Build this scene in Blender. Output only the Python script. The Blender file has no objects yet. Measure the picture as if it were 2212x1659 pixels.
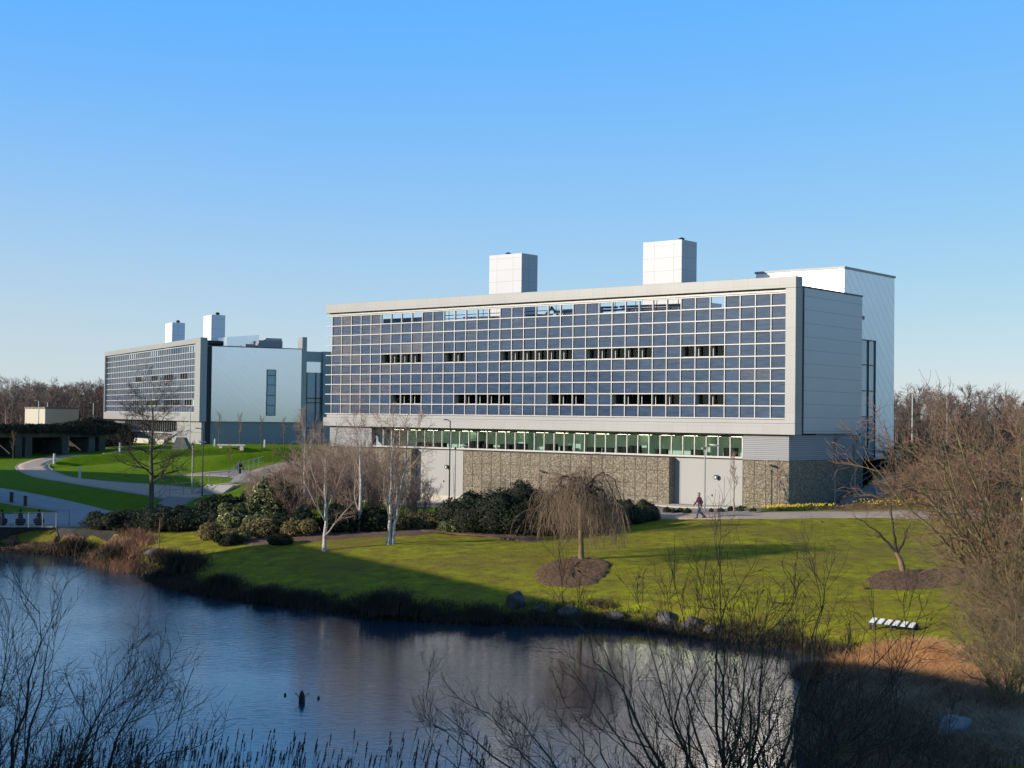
import bpy, bmesh, math, random
import numpy as np
from mathutils import Vector, Matrix
R = math.radians
scene = bpy.context.scene
C = scene.collection

# ---------------------------------------------------------------- camera, sky, sun, exposure
FPX, PITCH, ROLL, HC = 3030.29, 0.024, 0.0126, 9.6     # focal length in px of a 2212 px wide frame
PW, PH = 2212.0, 1659.0
cd = bpy.data.cameras.new('camera'); cam = bpy.data.objects.new('camera', cd); C.objects.link(cam)
cd.sensor_width = 36.0; cd.lens = 36.0 * FPX / PW; cd.clip_start = 0.3; cd.clip_end = 6000
cam.matrix_world = Matrix.Translation((0, 0, HC)) @ Matrix.Rotation(math.pi/2 + PITCH, 4, 'X') @ Matrix.Rotation(ROLL, 4, 'Z')
scene.camera = cam

SUN_EL, SUN_AZ = R(17.0), R(21.0)                       # light travels towards +x and slightly away from the camera
to_sun = Vector((-math.cos(SUN_AZ)*math.cos(SUN_EL), -math.sin(SUN_AZ)*math.cos(SUN_EL), math.sin(SUN_EL)))
w = bpy.data.worlds.new('World'); scene.world = w; w.use_nodes = True
nt = w.node_tree; nt.nodes.clear()
sky = nt.nodes.new('ShaderNodeTexSky'); sky.sky_type = 'NISHITA'; sky.sun_disc = False
sky.sun_elevation = SUN_EL; sky.sun_rotation = math.atan2(to_sun.x, to_sun.y)
sky.air_density = 0.8; sky.dust_density = 0.2; sky.ozone_density = 6.0; sky.altitude = 60
bg = nt.nodes.new('ShaderNodeBackground'); bg.inputs['Strength'].default_value = 0.15
wo = nt.nodes.new('ShaderNodeOutputWorld')
# colour response of the sky: a saturated winter blue that pales to the horizon
sep = nt.nodes.new('ShaderNodeSeparateColor'); nt.links.new(sky.outputs[0], sep.inputs[0]); cmb = nt.nodes.new('ShaderNodeCombineColor')
def wmath(op, a, b_):
    k = nt.nodes.new('ShaderNodeMath'); k.operation = op
    for i, v in enumerate((a, b_)):
        if isinstance(v, float): k.inputs[i].default_value = v
        else: nt.links.new(v, k.inputs[i])
    return k.outputs[0]
nt.links.new(wmath('MINIMUM', wmath('MULTIPLY', sep.outputs[0], 1.06), wmath('ADD', wmath('MULTIPLY', sep.outputs[0], .30), 3.0)), cmb.inputs[0])
nt.links.new(wmath('ADD', wmath('MULTIPLY', sep.outputs[1], .4685), 1.513), cmb.inputs[1])
nt.links.new(wmath('MAXIMUM', wmath('SUBTRACT', 5.147, wmath('MULTIPLY', sep.outputs[0], .446)), wmath('ADD', wmath('MULTIPLY', sep.outputs[2], .30), 2.3)), cmb.inputs[2])
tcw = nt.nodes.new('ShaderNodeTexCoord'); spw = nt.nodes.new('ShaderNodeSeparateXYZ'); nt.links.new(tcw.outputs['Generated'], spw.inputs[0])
mrw = nt.nodes.new('ShaderNodeMapRange'); mrw.inputs[1].default_value = .42; mrw.inputs[2].default_value = .78; mrw.inputs[3].default_value = 1.0; mrw.inputs[4].default_value = .20; mrw.interpolation_type = 'SMOOTHSTEP'  # sky colour dimmed, then greyed, above the view to cut blue shadow fill
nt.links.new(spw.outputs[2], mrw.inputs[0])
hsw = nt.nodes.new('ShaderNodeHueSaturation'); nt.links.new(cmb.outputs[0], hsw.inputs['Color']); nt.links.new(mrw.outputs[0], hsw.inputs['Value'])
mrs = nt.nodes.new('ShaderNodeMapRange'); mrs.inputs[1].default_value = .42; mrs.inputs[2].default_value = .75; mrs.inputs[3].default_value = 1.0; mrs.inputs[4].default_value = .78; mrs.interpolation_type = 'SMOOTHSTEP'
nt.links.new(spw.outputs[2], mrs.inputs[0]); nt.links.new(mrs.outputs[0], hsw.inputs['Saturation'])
# pale winter haze low over the horizon, thicker towards the sun
dot = nt.nodes.new('ShaderNodeVectorMath'); dot.operation = 'DOT_PRODUCT'; nt.links.new(tcw.outputs['Generated'], dot.inputs[0]); dot.inputs[1].default_value = (-math.cos(SUN_AZ), -math.sin(SUN_AZ), 0)
mra = nt.nodes.new('ShaderNodeMapRange'); mra.inputs[1].default_value = -.65; mra.inputs[2].default_value = .05; mra.inputs[3].default_value = .36; mra.inputs[4].default_value = .92
nt.links.new(dot.outputs['Value'], mra.inputs[0])
mre = nt.nodes.new('ShaderNodeMapRange'); mre.inputs[1].default_value = 0; mre.inputs[2].default_value = .30; mre.inputs[3].default_value = 1; mre.inputs[4].default_value = 0; nt.links.new(spw.outputs[2], mre.inputs[0])
hf = wmath('MULTIPLY', wmath('POWER', mre.outputs[0], 1.8), mra.outputs[0])
hmx = nt.nodes.new('ShaderNodeMix'); hmx.data_type = 'RGBA'; nt.links.new(hf, hmx.inputs[0]); nt.links.new(hsw.outputs[0], hmx.inputs[6]); hmx.inputs[7].default_value = (3.0, 3.45, 3.42, 1)
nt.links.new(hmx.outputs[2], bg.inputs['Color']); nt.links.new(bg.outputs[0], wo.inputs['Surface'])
sl = bpy.data.lights.new('sun', 'SUN'); sl.energy = 3.8; sl.angle = R(0.55); sl.color = (1.0, 0.90, 0.77)
so = bpy.data.objects.new('sun', sl); C.objects.link(so)
so.rotation_euler = to_sun.to_track_quat('Z', 'Y').to_euler(); so.location = (-60, -20, 60)
scene.view_settings.view_transform = 'Standard'; scene.view_settings.look = 'None'
scene.view_settings.exposure = 0.45; scene.view_settings.gamma = 1.0
scene.cycles.max_bounces = 6; scene.cycles.transparent_max_bounces = 12
scene.cycles.caustics_reflective = False; scene.cycles.caustics_refractive = False

# ---------------------------------------------------------------- measuring helpers
def ray(px, py):
    a = px - PW/2; b = -(py - PH/2); cr, sr = math.cos(ROLL), math.sin(ROLL)
    u = a*cr - b*sr; v = a*sr + b*cr; x = u/FPX; zz = v/FPX
    cp, sp = math.cos(PITCH), math.sin(PITCH)
    return np.array([x, cp - sp*zz, sp + cp*zz])
def onz(px, py, z):
    d = ray(px, py); return np.array([0, 0, HC]) + d*((z-HC)/d[2])
def onD(px, py, D):
    d = ray(px, py); return np.array([0, 0, HC]) + d*(D/d[1])

# ---------------------------------------------------------------- materials
def newmat(name):
    m = bpy.data.materials.new(name); m.use_nodes = True
    n = m.node_tree; b = n.nodes['Principled BSDF']; return m, n, b
def node(n, t, **kw):
    x = n.nodes.new(t)
    for k, v in kw.items():
        if k.startswith('i_'): x.inputs[k[2:].replace('_', ' ')].default_value = v
        else: setattr(x, k, v)
    return x
def ramp(n, fac, stops):
    r = n.nodes.new('ShaderNodeValToRGB'); el = r.color_ramp.elements
    el[0].position, el[0].color = stops[0][0], (*stops[0][1], 1)
    el[1].position, el[1].color = stops[-1][0], (*stops[-1][1], 1)
    for p, c in stops[1:-1]:
        e = el.new(p); e.color = (*c, 1)
    n.links.new(fac, r.inputs['Fac']); return r
def coords(n, kind='Object', scale=(1, 1, 1)):
    tc = n.nodes.new('ShaderNodeTexCoord'); mp = n.nodes.new('ShaderNodeMapping')
    mp.inputs['Scale'].default_value = scale; n.links.new(tc.outputs[kind], mp.inputs['Vector']); return mp.outputs[0]
def bump(n, b, h, strength=.3, dist=.02):
    bp = n.nodes.new('ShaderNodeBump'); bp.inputs['Strength'].default_value = strength; bp.inputs['Distance'].default_value = dist
    n.links.new(h, bp.inputs['Height']); n.links.new(bp.outputs[0], b.inputs['Normal']); return bp
def pmat(name, c1, c2=None, scale=3.0, rough=.7, metal=0.0, bmp=0.0, bd=.02, spec=.5, stretch=(1, 1, 1), detail=5):
    m, n, b = newmat(name); c2 = c2 or tuple(x*.8 for x in c1)
    v = coords(n, scale=stretch); nz = node(n, 'ShaderNodeTexNoise', i_Scale=scale, i_Detail=detail, i_Roughness=.6)
    n.links.new(v, nz.inputs['Vector']); r = ramp(n, nz.outputs['Fac'], [(.3, c2), (.7, c1)])
    n.links.new(r.outputs[0], b.inputs['Base Color']); b.inputs['Roughness'].default_value = rough
    b.inputs['Metallic'].default_value = metal; b.inputs['Specular IOR Level'].default_value = spec
    if bmp: bump(n, b, nz.outputs['Fac'], bmp, bd)
    return m
def seam_mat(name, c, dark, size, mode='grid', rough=.5, metal=0.0, lw=.03, spec=.5, vary=.06):
    """cladding with thin panel seams in the thing's own coordinates; mode picks which pair of axes carry seams"""
    m, n, b = newmat(name); tc = n.nodes.new('ShaderNodeTexCoord'); sp = n.nodes.new('ShaderNodeSeparateXYZ')
    n.links.new(tc.outputs['Object'], sp.inputs[0])
    def M(op, a, bb=None):
        k = n.nodes.new('ShaderNodeMath'); k.operation = op
        for i, s in enumerate((a, bb)):
            if s is None: continue
            if isinstance(s, (int, float)): k.inputs[i].default_value = s
            else: n.links.new(s, k.inputs[i])
        return k.outputs[0]
    x, y, z = sp.outputs
    h = M('ADD', x, y)
    if mode == 'diag':
        p = M('ADD', M('MULTIPLY', h, .72), M('MULTIPLY', z, .72)); q = None
        p2 = M('SUBTRACT', M('MULTIPLY', h, .72), M('MULTIPLY', z, .72))
    elif mode == 'horiz': p = z; p2 = None
    else: p = z; p2 = h
    def line(s, sz, wd):
        f = M('FRACT', M('DIVIDE', s, sz)); return M('LESS_THAN', f, wd/sz)
    ln = line(p, size[0], lw)
    if mode != 'diag' and p2 is not None: ln = M('MAXIMUM', ln, line(p2, size[1], lw))
    cell = M('FLOOR', M('DIVIDE', p, size[0]))
    cell2 = M('FLOOR', M('DIVIDE', p2, size[1])) if p2 is not None else M('MULTIPLY', cell, 0.0)
    cb = n.nodes.new('ShaderNodeCombineXYZ'); n.links.new(cell, cb.inputs[0]); n.links.new(cell2, cb.inputs[1])
    wn = n.nodes.new('ShaderNodeTexWhiteNoise'); wn.noise_dimensions = '3D'; n.links.new(cb.outputs[0], wn.inputs['Vector'])
    nz = node(n, 'ShaderNodeTexNoise', i_Scale=.35, i_Detail=4); n.links.new(tc.outputs['Object'], nz.inputs['Vector'])
    val = M('ADD', M('MULTIPLY', wn.outputs['Value'], vary), M('MULTIPLY', nz.outputs['Fac'], vary*2))
    val = M('SUBTRACT', val, vary*1.5); val = M('ADD', val, 1.0)
    mx = n.nodes.new('ShaderNodeMix'); mx.data_type = 'RGBA'; mx.inputs[6].default_value = (*c, 1); mx.inputs[7].default_value = (*dark, 1)
    n.links.new(ln, mx.inputs[0])
    hs = n.nodes.new('ShaderNodeHueSaturation'); n.links.new(mx.outputs[2], hs.inputs['Color']); n.links.new(val, hs.inputs['Value'])
    n.links.new(hs.outputs[0], b.inputs['Base Color']); b.inputs['Roughness'].default_value = rough; b.inputs['Metallic'].default_value = metal
    b.inputs['Specular IOR Level'].default_value = spec
    return m

M = {}
M['frame'] = seam_mat('frame_cladding', (.295, .295, .287), (.225, .225, .215), (1.02, 1.29), rough=.5, metal=.15, lw=.02)
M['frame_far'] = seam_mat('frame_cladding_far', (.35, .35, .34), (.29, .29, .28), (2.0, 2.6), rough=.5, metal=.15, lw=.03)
M['body'] = seam_mat('body_cladding', (.35, .39, .46), (.19, .22, .27), (.985, 3.0), mode='horiz', rough=.38, metal=.45, lw=.035)
M['zinc'] = seam_mat('white_zinc', (.80, .84, .90), (.42, .44, .48), (.78, 2.4), mode='diag', rough=.36, metal=.45, lw=.035, vary=.035)
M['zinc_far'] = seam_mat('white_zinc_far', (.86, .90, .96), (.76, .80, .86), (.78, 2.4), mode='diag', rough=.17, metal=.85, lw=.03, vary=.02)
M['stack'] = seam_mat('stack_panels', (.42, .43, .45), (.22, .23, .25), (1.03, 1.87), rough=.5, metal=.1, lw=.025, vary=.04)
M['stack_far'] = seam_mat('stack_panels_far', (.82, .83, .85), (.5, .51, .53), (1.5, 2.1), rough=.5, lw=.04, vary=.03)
M['mullion'] = pmat('mullion_paint', (.47, .463, .435), (.42, .415, .39), rough=.45, metal=.1)
M['louvre'] = seam_mat('louvre_brick', (.30, .30, .31), (.13, .13, .14), (.14, 2.0), mode='horiz', rough=.7, lw=.03)
M['grey_panel'] = seam_mat('grey_door_panels', (.32, .317, .30), (.18, .18, .18), (60, 2.2), mode='grid', rough=.5, lw=.04)
M['dark_metal'] = pmat('dark_metal', (.035, .037, .042), (.025, .026, .03), rough=.45, metal=.4)
M['steel'] = pmat('galvanised_steel', (.28, .29, .31), (.22, .23, .25), rough=.4, metal=.6)
M['dark_room'] = pmat('dark_interior', (.010, .011, .011), (.006, .007, .007), rough=.9, spec=0.0)
M['room'] = pmat('green_grey_interior', (.05, .075, .062), (.03, .048, .04), scale=.8, rough=.9, spec=.1)
M['room_green'] = pmat('teal_interior', (.37, .48, .44), (.34, .44, .405), scale=.8, rough=.9)
M['screen'] = pmat('black_screen', (.008, .008, .009), rough=.5, spec=.1)
M['tread'] = pmat('concrete_steps', (.40, .38, .36), (.31, .30, .29), scale=5, rough=.85, bmp=.3)
M['concrete'] = pmat('pale_concrete', (.55, .50, .41), (.47, .43, .36), scale=2.5, rough=.85, bmp=.2)
M['concrete_old'] = pmat('weathered_concrete', (.20, .19, .18), (.11, .105, .10), scale=1.2, rough=.9, bmp=.3)
M['bridge'] = pmat('bridge_concrete', (.11, .10, .085), (.035, .033, .028), scale=.5, rough=.95, bmp=.3)
M['membrane'] = pmat('roof_membrane', (.25, .26, .28), rough=.8)
M['stone_wall'] = pmat('dark_stone_wall', (.06, .055, .05), (.025, .022, .02), scale=4, rough=.95, bmp=.8, bd=.05)
M['wood_orange'] = seam_mat('orange_boards', (.62, .27, .07), (.35, .14, .04), (30, .25), rough=.7, lw=.03)
M['post_wood'] = pmat('brown_wood', (.13, .055, .03), (.08, .035, .02), rough=.8)
M['rock'] = pmat('boulder_rock', (.15, .13, .12), (.05, .045, .042), scale=2.5, rough=.95, bmp=.9, bd=.08)
M['rock_pale'] = pmat('pale_boulder', (.27, .275, .285), (.13, .13, .14), scale=2.5, rough=.9, bmp=.8, bd=.06)
M['mulch'] = pmat('bark_mulch', (.28, .15, .065), (.05, .03, .015), scale=7, rough=1, bmp=1, bd=.12)
M['asphalt'] = pmat('pink_grey_asphalt', (.36, .28, .26), (.27, .22, .20), scale=2.0, rough=.9, bmp=.2)
M['path'] = pmat('buff_path', (.55, .41, .31), (.42, .31, .235), scale=3.0, rough=.9, bmp=.2)
M['path_grey'] = pmat('grey_paving', (.36, .35, .34), (.28, .275, .27), scale=1.5, rough=.85, bmp=.2)
M['kerb'] = pmat('kerb_stone', (.36, .355, .34), (.28, .28, .27), scale=4, rough=.85)
M['birch'] = pmat('birch_bark', (.66, .62, .56), (.22, .18, .15), scale=2.2, rough=.75, stretch=(1, 1, 4))
M['birch_twig'] = pmat('birch_twigs', (.38, .27, .20), (.27, .18, .135), scale=2, rough=.8)
M['birch_limb'] = pmat('birch_limbs', (.42, .36, .30), (.26, .21, .17), scale=3, rough=.8)
M['bark'] = pmat('green_brown_bark', (.15, .125, .06), (.07, .06, .035), scale=4, rough=.9, bmp=.4)
M['bark_dark'] = pmat('dark_bark', (.07, .055, .042), (.035, .028, .022), scale=4, rough=.9, bmp=.4)
M['bark_olive'] = pmat('olive_bark', (.25, .22, .09), (.14, .12, .055), scale=3, rough=.9, bmp=.3)
M['bark_tan'] = pmat('tan_bark', (.30, .20, .10), (.15, .11, .06), scale=3, rough=.85, bmp=.4)
M['twig_red'] = pmat('reddish_twigs', (.30, .155, .115), (.21, .15, .07), scale=.5, rough=.8)
M['twig_brown'] = pmat('brown_twigs', (.27, .17, .10), (.17, .135, .065), scale=.6, rough=.8)
M['twig_wood'] = pmat('woodland_twigs', (.22, .155, .125), (.12, .092, .08), scale=.09, rough=.9)
M['weep'] = pmat('weeping_twigs', (.34, .24, .15), (.17, .12, .08), scale=1.3, rough=.8)
M['white_pole'] = pmat('white_pole', (.62, .61, .58), rough=.4, metal=.2)
M['grey_pole'] = pmat('grey_pole', (.42, .42, .42), rough=.4, metal=.3)
M['skin'] = pmat('skin', (.55, .32, .25), rough=.6); M['hair'] = pmat('brown_hair', (.10, .05, .025), rough=.6)
M['jacket_maroon'] = pmat('maroon_jacket', (.075, .012, .03), (.04, .01, .02), scale=6, rough=.8)
M['jeans'] = pmat('blue_jeans', (.09, .10, .14), (.06, .07, .10), scale=6, rough=.85)
M['navy'] = pmat('navy_cloth', (.015, .02, .04), rough=.8); M['black_cloth'] = pmat('black_cloth', (.012, .012, .016), rough=.8)
M['cone_red'] = pmat('cone_red', (.75, .09, .03), rough=.5); M['cone_white'] = pmat('cone_white', (.8, .8, .8), rough=.5)
M['reed'] = pmat('reed_stems', (.16, .11, .07), (.09, .06, .04), scale=3, rough=.9)
M['reed_head'] = pmat('reed_heads', (.10, .065, .05), (.06, .04, .03), scale=8, rough=1)
M['sedge'] = pmat('bank_sedge', (.085, .065, .035), (.035, .03, .018), scale=.7, rough=.95)
M['dry'] = pmat('dry_golden_grass', (.78, .45, .20), (.42, .22, .10), scale=.8, rough=.9)
M['leaf_litter'] = pmat('leaf_litter', (.24, .13, .075), (.08, .045, .03), scale=6, rough=1, bmp=.8)
M['yellow'] = pmat('yellow_petals', (.72, .52, .02), (.55, .38, .01), rough=.6)

def leafmat(name, c1, c2, rough=.45, trans=.15):
    m, n, b = newmat(name); g = n.nodes.new('ShaderNodeNewGeometry'); v = coords(n)
    nz = node(n, 'ShaderNodeTexNoise', i_Scale=.9, i_Detail=3); n.links.new(v, nz.inputs['Vector'])
    ad = n.nodes.new('ShaderNodeMath'); ad.operation = 'ADD'; mu = n.nodes.new('ShaderNodeMath'); mu.operation = 'MULTIPLY'; mu.inputs[1].default_value = .5
    n.links.new(g.outputs['Random Per Island'], mu.inputs[0]); n.links.new(mu.outputs[0], ad.inputs[0]); n.links.new(nz.outputs['Fac'], ad.inputs[1])
    r = ramp(n, ad.outputs[0], [(.45, c2), (1.0, c1)]); n.links.new(r.outputs[0], b.inputs['Base Color'])
    b.inputs['Roughness'].default_value = rough; b.inputs['Specular IOR Level'].default_value = .25
    if trans:
        tr = n.nodes.new('ShaderNodeBsdfTranslucent'); n.links.new(r.outputs[0], tr.inputs['Color'])
        mx = n.nodes.new('ShaderNodeMixShader'); mx.inputs[0].default_value = trans
        out = [x for x in n.nodes if x.type == 'OUTPUT_MATERIAL'][0]
        n.links.new(b.outputs[0], mx.inputs[1]); n.links.new(tr.outputs[0], mx.inputs[2]); n.links.new(mx.outputs[0], out.inputs['Surface'])
    return m
M['laurel'] = leafmat('laurel_leaves', (.030, .048, .020), (.009, .016, .008), rough=.62, trans=.05)
M['leaf_lit'] = leafmat('pale_shrub_leaves', (.31, .32, .13), (.07, .09, .03), rough=.38, trans=.15)
M['leaf_olive'] = leafmat('olive_shrub_leaves', (.32, .25, .10), (.11, .09, .035), rough=.55, trans=.15)
M['leaf_hedge'] = leafmat('hedge_leaves', (.06, .09, .025), (.02, .032, .01), rough=.5, trans=.1)
M['ivy'] = leafmat('ivy_leaves', (.06, .055, .03), (.018, .02, .01), rough=.55, trans=.05)
M['daff_leaf'] = leafmat('flower_leaves', (.10, .16, .04), (.05, .09, .02))

def grass_material():
    m, n, b = newmat('grass_ground'); v = coords(n)
    big = node(n, 'ShaderNodeTexNoise', i_Scale=.16, i_Detail=3); mid = node(n, 'ShaderNodeTexNoise', i_Scale=.95, i_Detail=9, i_Roughness=.78); fine = node(n, 'ShaderNodeTexNoise', i_Scale=9.0, i_Detail=6, i_Roughness=.8)
    for x in (big, mid, fine): n.links.new(v, x.inputs['Vector'])
    near = ramp(n, mid.outputs['Fac'], [(.34, (.15, .115, .035)), (.44, (.235, .20, .035)), (.53, (.30, .285, .028)), (.62, (.36, .385, .022)), (.74, (.48, .54, .015))])
    far = ramp(n, mid.outputs['Fac'], [(.3, (.105, .175, .012)), (.7, (.165, .27, .014))])
    mrb = node(n, 'ShaderNodeMapRange'); mrb.inputs[1].default_value = .50; mrb.inputs[2].default_value = .66; mrb.inputs[4].default_value = .55; n.links.new(big.outputs['Fac'], mrb.inputs[0])
    mxb = n.nodes.new('ShaderNodeMix'); mxb.data_type = 'RGBA'; n.links.new(mrb.outputs[0], mxb.inputs[0]); n.links.new(near.outputs[0], mxb.inputs[6]); mxb.inputs[7].default_value = (.22, .165, .05, 1)
    # y-gradient: the lawn beyond the water-side path is a fresh sown green, the near one mossy and worn
    sp = n.nodes.new('ShaderNodeSeparateXYZ'); tc = n.nodes.new('ShaderNodeTexCoord'); n.links.new(tc.outputs['Object'], sp.inputs[0])
    mr = node(n, 'ShaderNodeMapRange'); mr.inputs[1].default_value = 96; mr.inputs[2].default_value = 108
    n.links.new(sp.outputs[1], mr.inputs[0])
    mx = n.nodes.new('ShaderNodeMix'); mx.data_type = 'RGBA'; n.links.new(mr.outputs[0], mx.inputs[0]); n.links.new(mxb.outputs[2], mx.inputs[6]); n.links.new(far.outputs[0], mx.inputs[7])
    # far countryside
    mr2 = node(n, 'ShaderNodeMapRange'); mr2.inputs[1].default_value = 225; mr2.inputs[2].default_value = 250; n.links.new(sp.outputs[1], mr2.inputs[0])
    mx2 = n.nodes.new('ShaderNodeMix'); mx2.data_type = 'RGBA'; n.links.new(mr2.outputs[0], mx2.inputs[0]); n.links.new(mx.outputs[2], mx2.inputs[6]); mx2.inputs[7].default_value = (.045, .035, .02, 1)
    # mud below the water line and on the bank edge
    mr3 = node(n, 'ShaderNodeMapRange'); mr3.inputs[1].default_value = .25; mr3.inputs[2].default_value = .55; n.links.new(sp.outputs[2], mr3.inputs[0])
    mx3 = n.nodes.new('ShaderNodeMix'); mx3.data_type = 'RGBA'; n.links.new(mr3.outputs[0], mx3.inputs[0]); mx3.inputs[6].default_value = (.03, .024, .016, 1); n.links.new(mx2.outputs[2], mx3.inputs[7])
    hs = n.nodes.new('ShaderNodeHueSaturation'); n.links.new(mx3.outputs[2], hs.inputs['Color'])
    mr4 = node(n, 'ShaderNodeMapRange'); mr4.inputs[1].default_value = .3; mr4.inputs[2].default_value = .7; mr4.inputs[3].default_value = .72; mr4.inputs[4].default_value = 1.3
    n.links.new(fine.outputs['Fac'], mr4.inputs[0]); n.links.new(mr4.outputs[0], hs.inputs['Value'])
    n.links.new(hs.outputs[0], b.inputs['Base Color']); b.inputs['Roughness'].default_value = .95; b.inputs['Specular IOR Level'].default_value = .04
    fb = node(n, 'ShaderNodeTexNoise', i_Scale=14.0, i_Detail=4, i_Roughness=.7); n.links.new(v, fb.inputs['Vector'])
    bump(n, b, fb.outputs['Fac'], 1.0, .10)
    b.inputs['Sheen Weight'].default_value = .0; b.inputs['Sheen Tint'].default_value = (.6, .8, .2, 1)
    return m
M['grass'] = grass_material()

def gabion_material():
    m, n, b = newmat('gabion_stone'); v = coords(n)
    vo = node(n, 'ShaderNodeTexVoronoi', i_Scale=10.5); n.links.new(v, vo.inputs['Vector'])
    wn = n.nodes.new('ShaderNodeTexWhiteNoise'); n.links.new(vo.outputs['Color'], wn.inputs['Vector'])
    r = ramp(n, wn.outputs['Value'], [(0, (.19, .15, .10)), (.5, (.29, .24, .168)), (1, (.42, .37, .28))])
    ed = node(n, 'ShaderNodeTexVoronoi', i_Scale=10.5, feature='DISTANCE_TO_EDGE'); n.links.new(v, ed.inputs['Vector'])
    er = ramp(n, ed.outputs['Distance'], [(.0, (.12, .12, .12)), (.09, (1, 1, 1))])
    mm = n.nodes.new('ShaderNodeMix'); mm.data_type = 'RGBA'; mm.blend_type = 'MULTIPLY'; mm.inputs[0].default_value = .8
    n.links.new(r.outputs[0], mm.inputs[6]); n.links.new(er.outputs[0], mm.inputs[7])
    n.links.new(mm.outputs[2], b.inputs['Base Color']); b.inputs['Roughness'].default_value = .95
    bump(n, b, er.outputs[0], .7, .06); return m
M['gabion'] = gabion_material()

def pv_material(name, warm):
    m, n, b = newmat(name); tc = n.nodes.new('ShaderNodeTexCoord'); sp = n.nodes.new('ShaderNodeSeparateXYZ'); n.links.new(tc.outputs['Object'], sp.inputs[0])
    at = n.nodes.new('ShaderNodeAttribute'); at.attribute_name = 'tint'
    r = ramp(n, at.outputs['Fac'], [(0, (.034, .062, .115)), (.45, (.050, .080, .140)), (.8, (.095, .105, .140)), (1, (.14, .132, .14))])
    mu = n.nodes.new('ShaderNodeMath'); mu.operation = 'DIVIDE'; mu.inputs[1].default_value = .1512; n.links.new(sp.outputs[2], mu.inputs[0])
    fr = n.nodes.new('ShaderNodeMath'); fr.operation = 'FRACT'; n.links.new(mu.outputs[0], fr.inputs[0])
    rr = ramp(n, fr.outputs[0], [(.0, (.0, .0, .0)), (.22, (.0, .0, .0)), (.3, (1, 1, 1)), (1, (1, 1, 1))])
    mx = n.nodes.new('ShaderNodeMix'); mx.data_type = 'RGBA'; n.links.new(rr.outputs[0], mx.inputs[0])
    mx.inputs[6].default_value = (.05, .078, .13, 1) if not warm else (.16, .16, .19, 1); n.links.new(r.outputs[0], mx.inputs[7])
    nz = node(n, 'ShaderNodeTexNoise', i_Scale=1.2, i_Detail=4); n.links.new(coords(n, scale=(1, 1, 5)), nz.inputs['Vector'])
    hs = n.nodes.new('ShaderNodeHueSaturation'); n.links.new(mx.outputs[2], hs.inputs['Color'])
    mr = node(n, 'ShaderNodeMapRange'); mr.inputs[1].default_value = .3; mr.inputs[2].default_value = .7; mr.inputs[3].default_value = .75; mr.inputs[4].default_value = 1.25
    n.links.new(nz.outputs['Fac'], mr.inputs[0]); n.links.new(mr.outputs[0], hs.inputs['Value'])
    n.links.new(hs.outputs[0], b.inputs['Base Color']); b.inputs['Roughness'].default_value = .16; b.inputs['IOR'].default_value = 1.5
    return m
M['pv'] = pv_material('solar_glass', False); M['pv_far'] = pv_material('solar_glass_far', True)

def glass_material(name, tint, mixf=.75, rough=.03):
    m, n, b = newmat(name); out = [x for x in n.nodes if x.type == 'OUTPUT_MATERIAL'][0]
    tr = n.nodes.new('ShaderNodeBsdfTransparent'); tr.inputs['Color'].default_value = (*tint, 1)
    gl = n.nodes.new('ShaderNodeBsdfGlossy'); gl.inputs['Roughness'].default_value = rough
    fr = n.nodes.new('ShaderNodeFresnel'); fr.inputs['IOR'].default_value = 1.5
    ge = n.nodes.new('ShaderNodeNewGeometry'); om = n.nodes.new('ShaderNodeMath'); om.operation = 'SUBTRACT'; om.inputs[0].default_value = 1.0; n.links.new(ge.outputs['Backfacing'], om.inputs[1])
    fm = n.nodes.new('ShaderNodeMath'); fm.operation = 'MULTIPLY'; n.links.new(fr.outputs[0], fm.inputs[0]); n.links.new(om.outputs[0], fm.inputs[1])
    mx = n.nodes.new('ShaderNodeMixShader'); n.links.new(fm.outputs[0], mx.inputs[0]); n.links.new(tr.outputs[0], mx.inputs[1]); n.links.new(gl.outputs[0], mx.inputs[2])
    n.links.new(mx.outputs[0], out.inputs['Surface']); return m
M['glass'] = glass_material('green_glass', (.93, .975, .96)); M['glass_dark'] = glass_material('dark_glass', (.62, .72, .68))
M['glass_blue'] = pmat('blue_mirror_glass', (.20, .42, .50), (.14, .33, .41), rough=.06, spec=1.0)
m, n, b = newmat('tube_light'); b.inputs['Emission Color'].default_value = (1, .95, .6, 1); b.inputs['Emission Strength'].default_value = 12.0; M['tube'] = m

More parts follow.
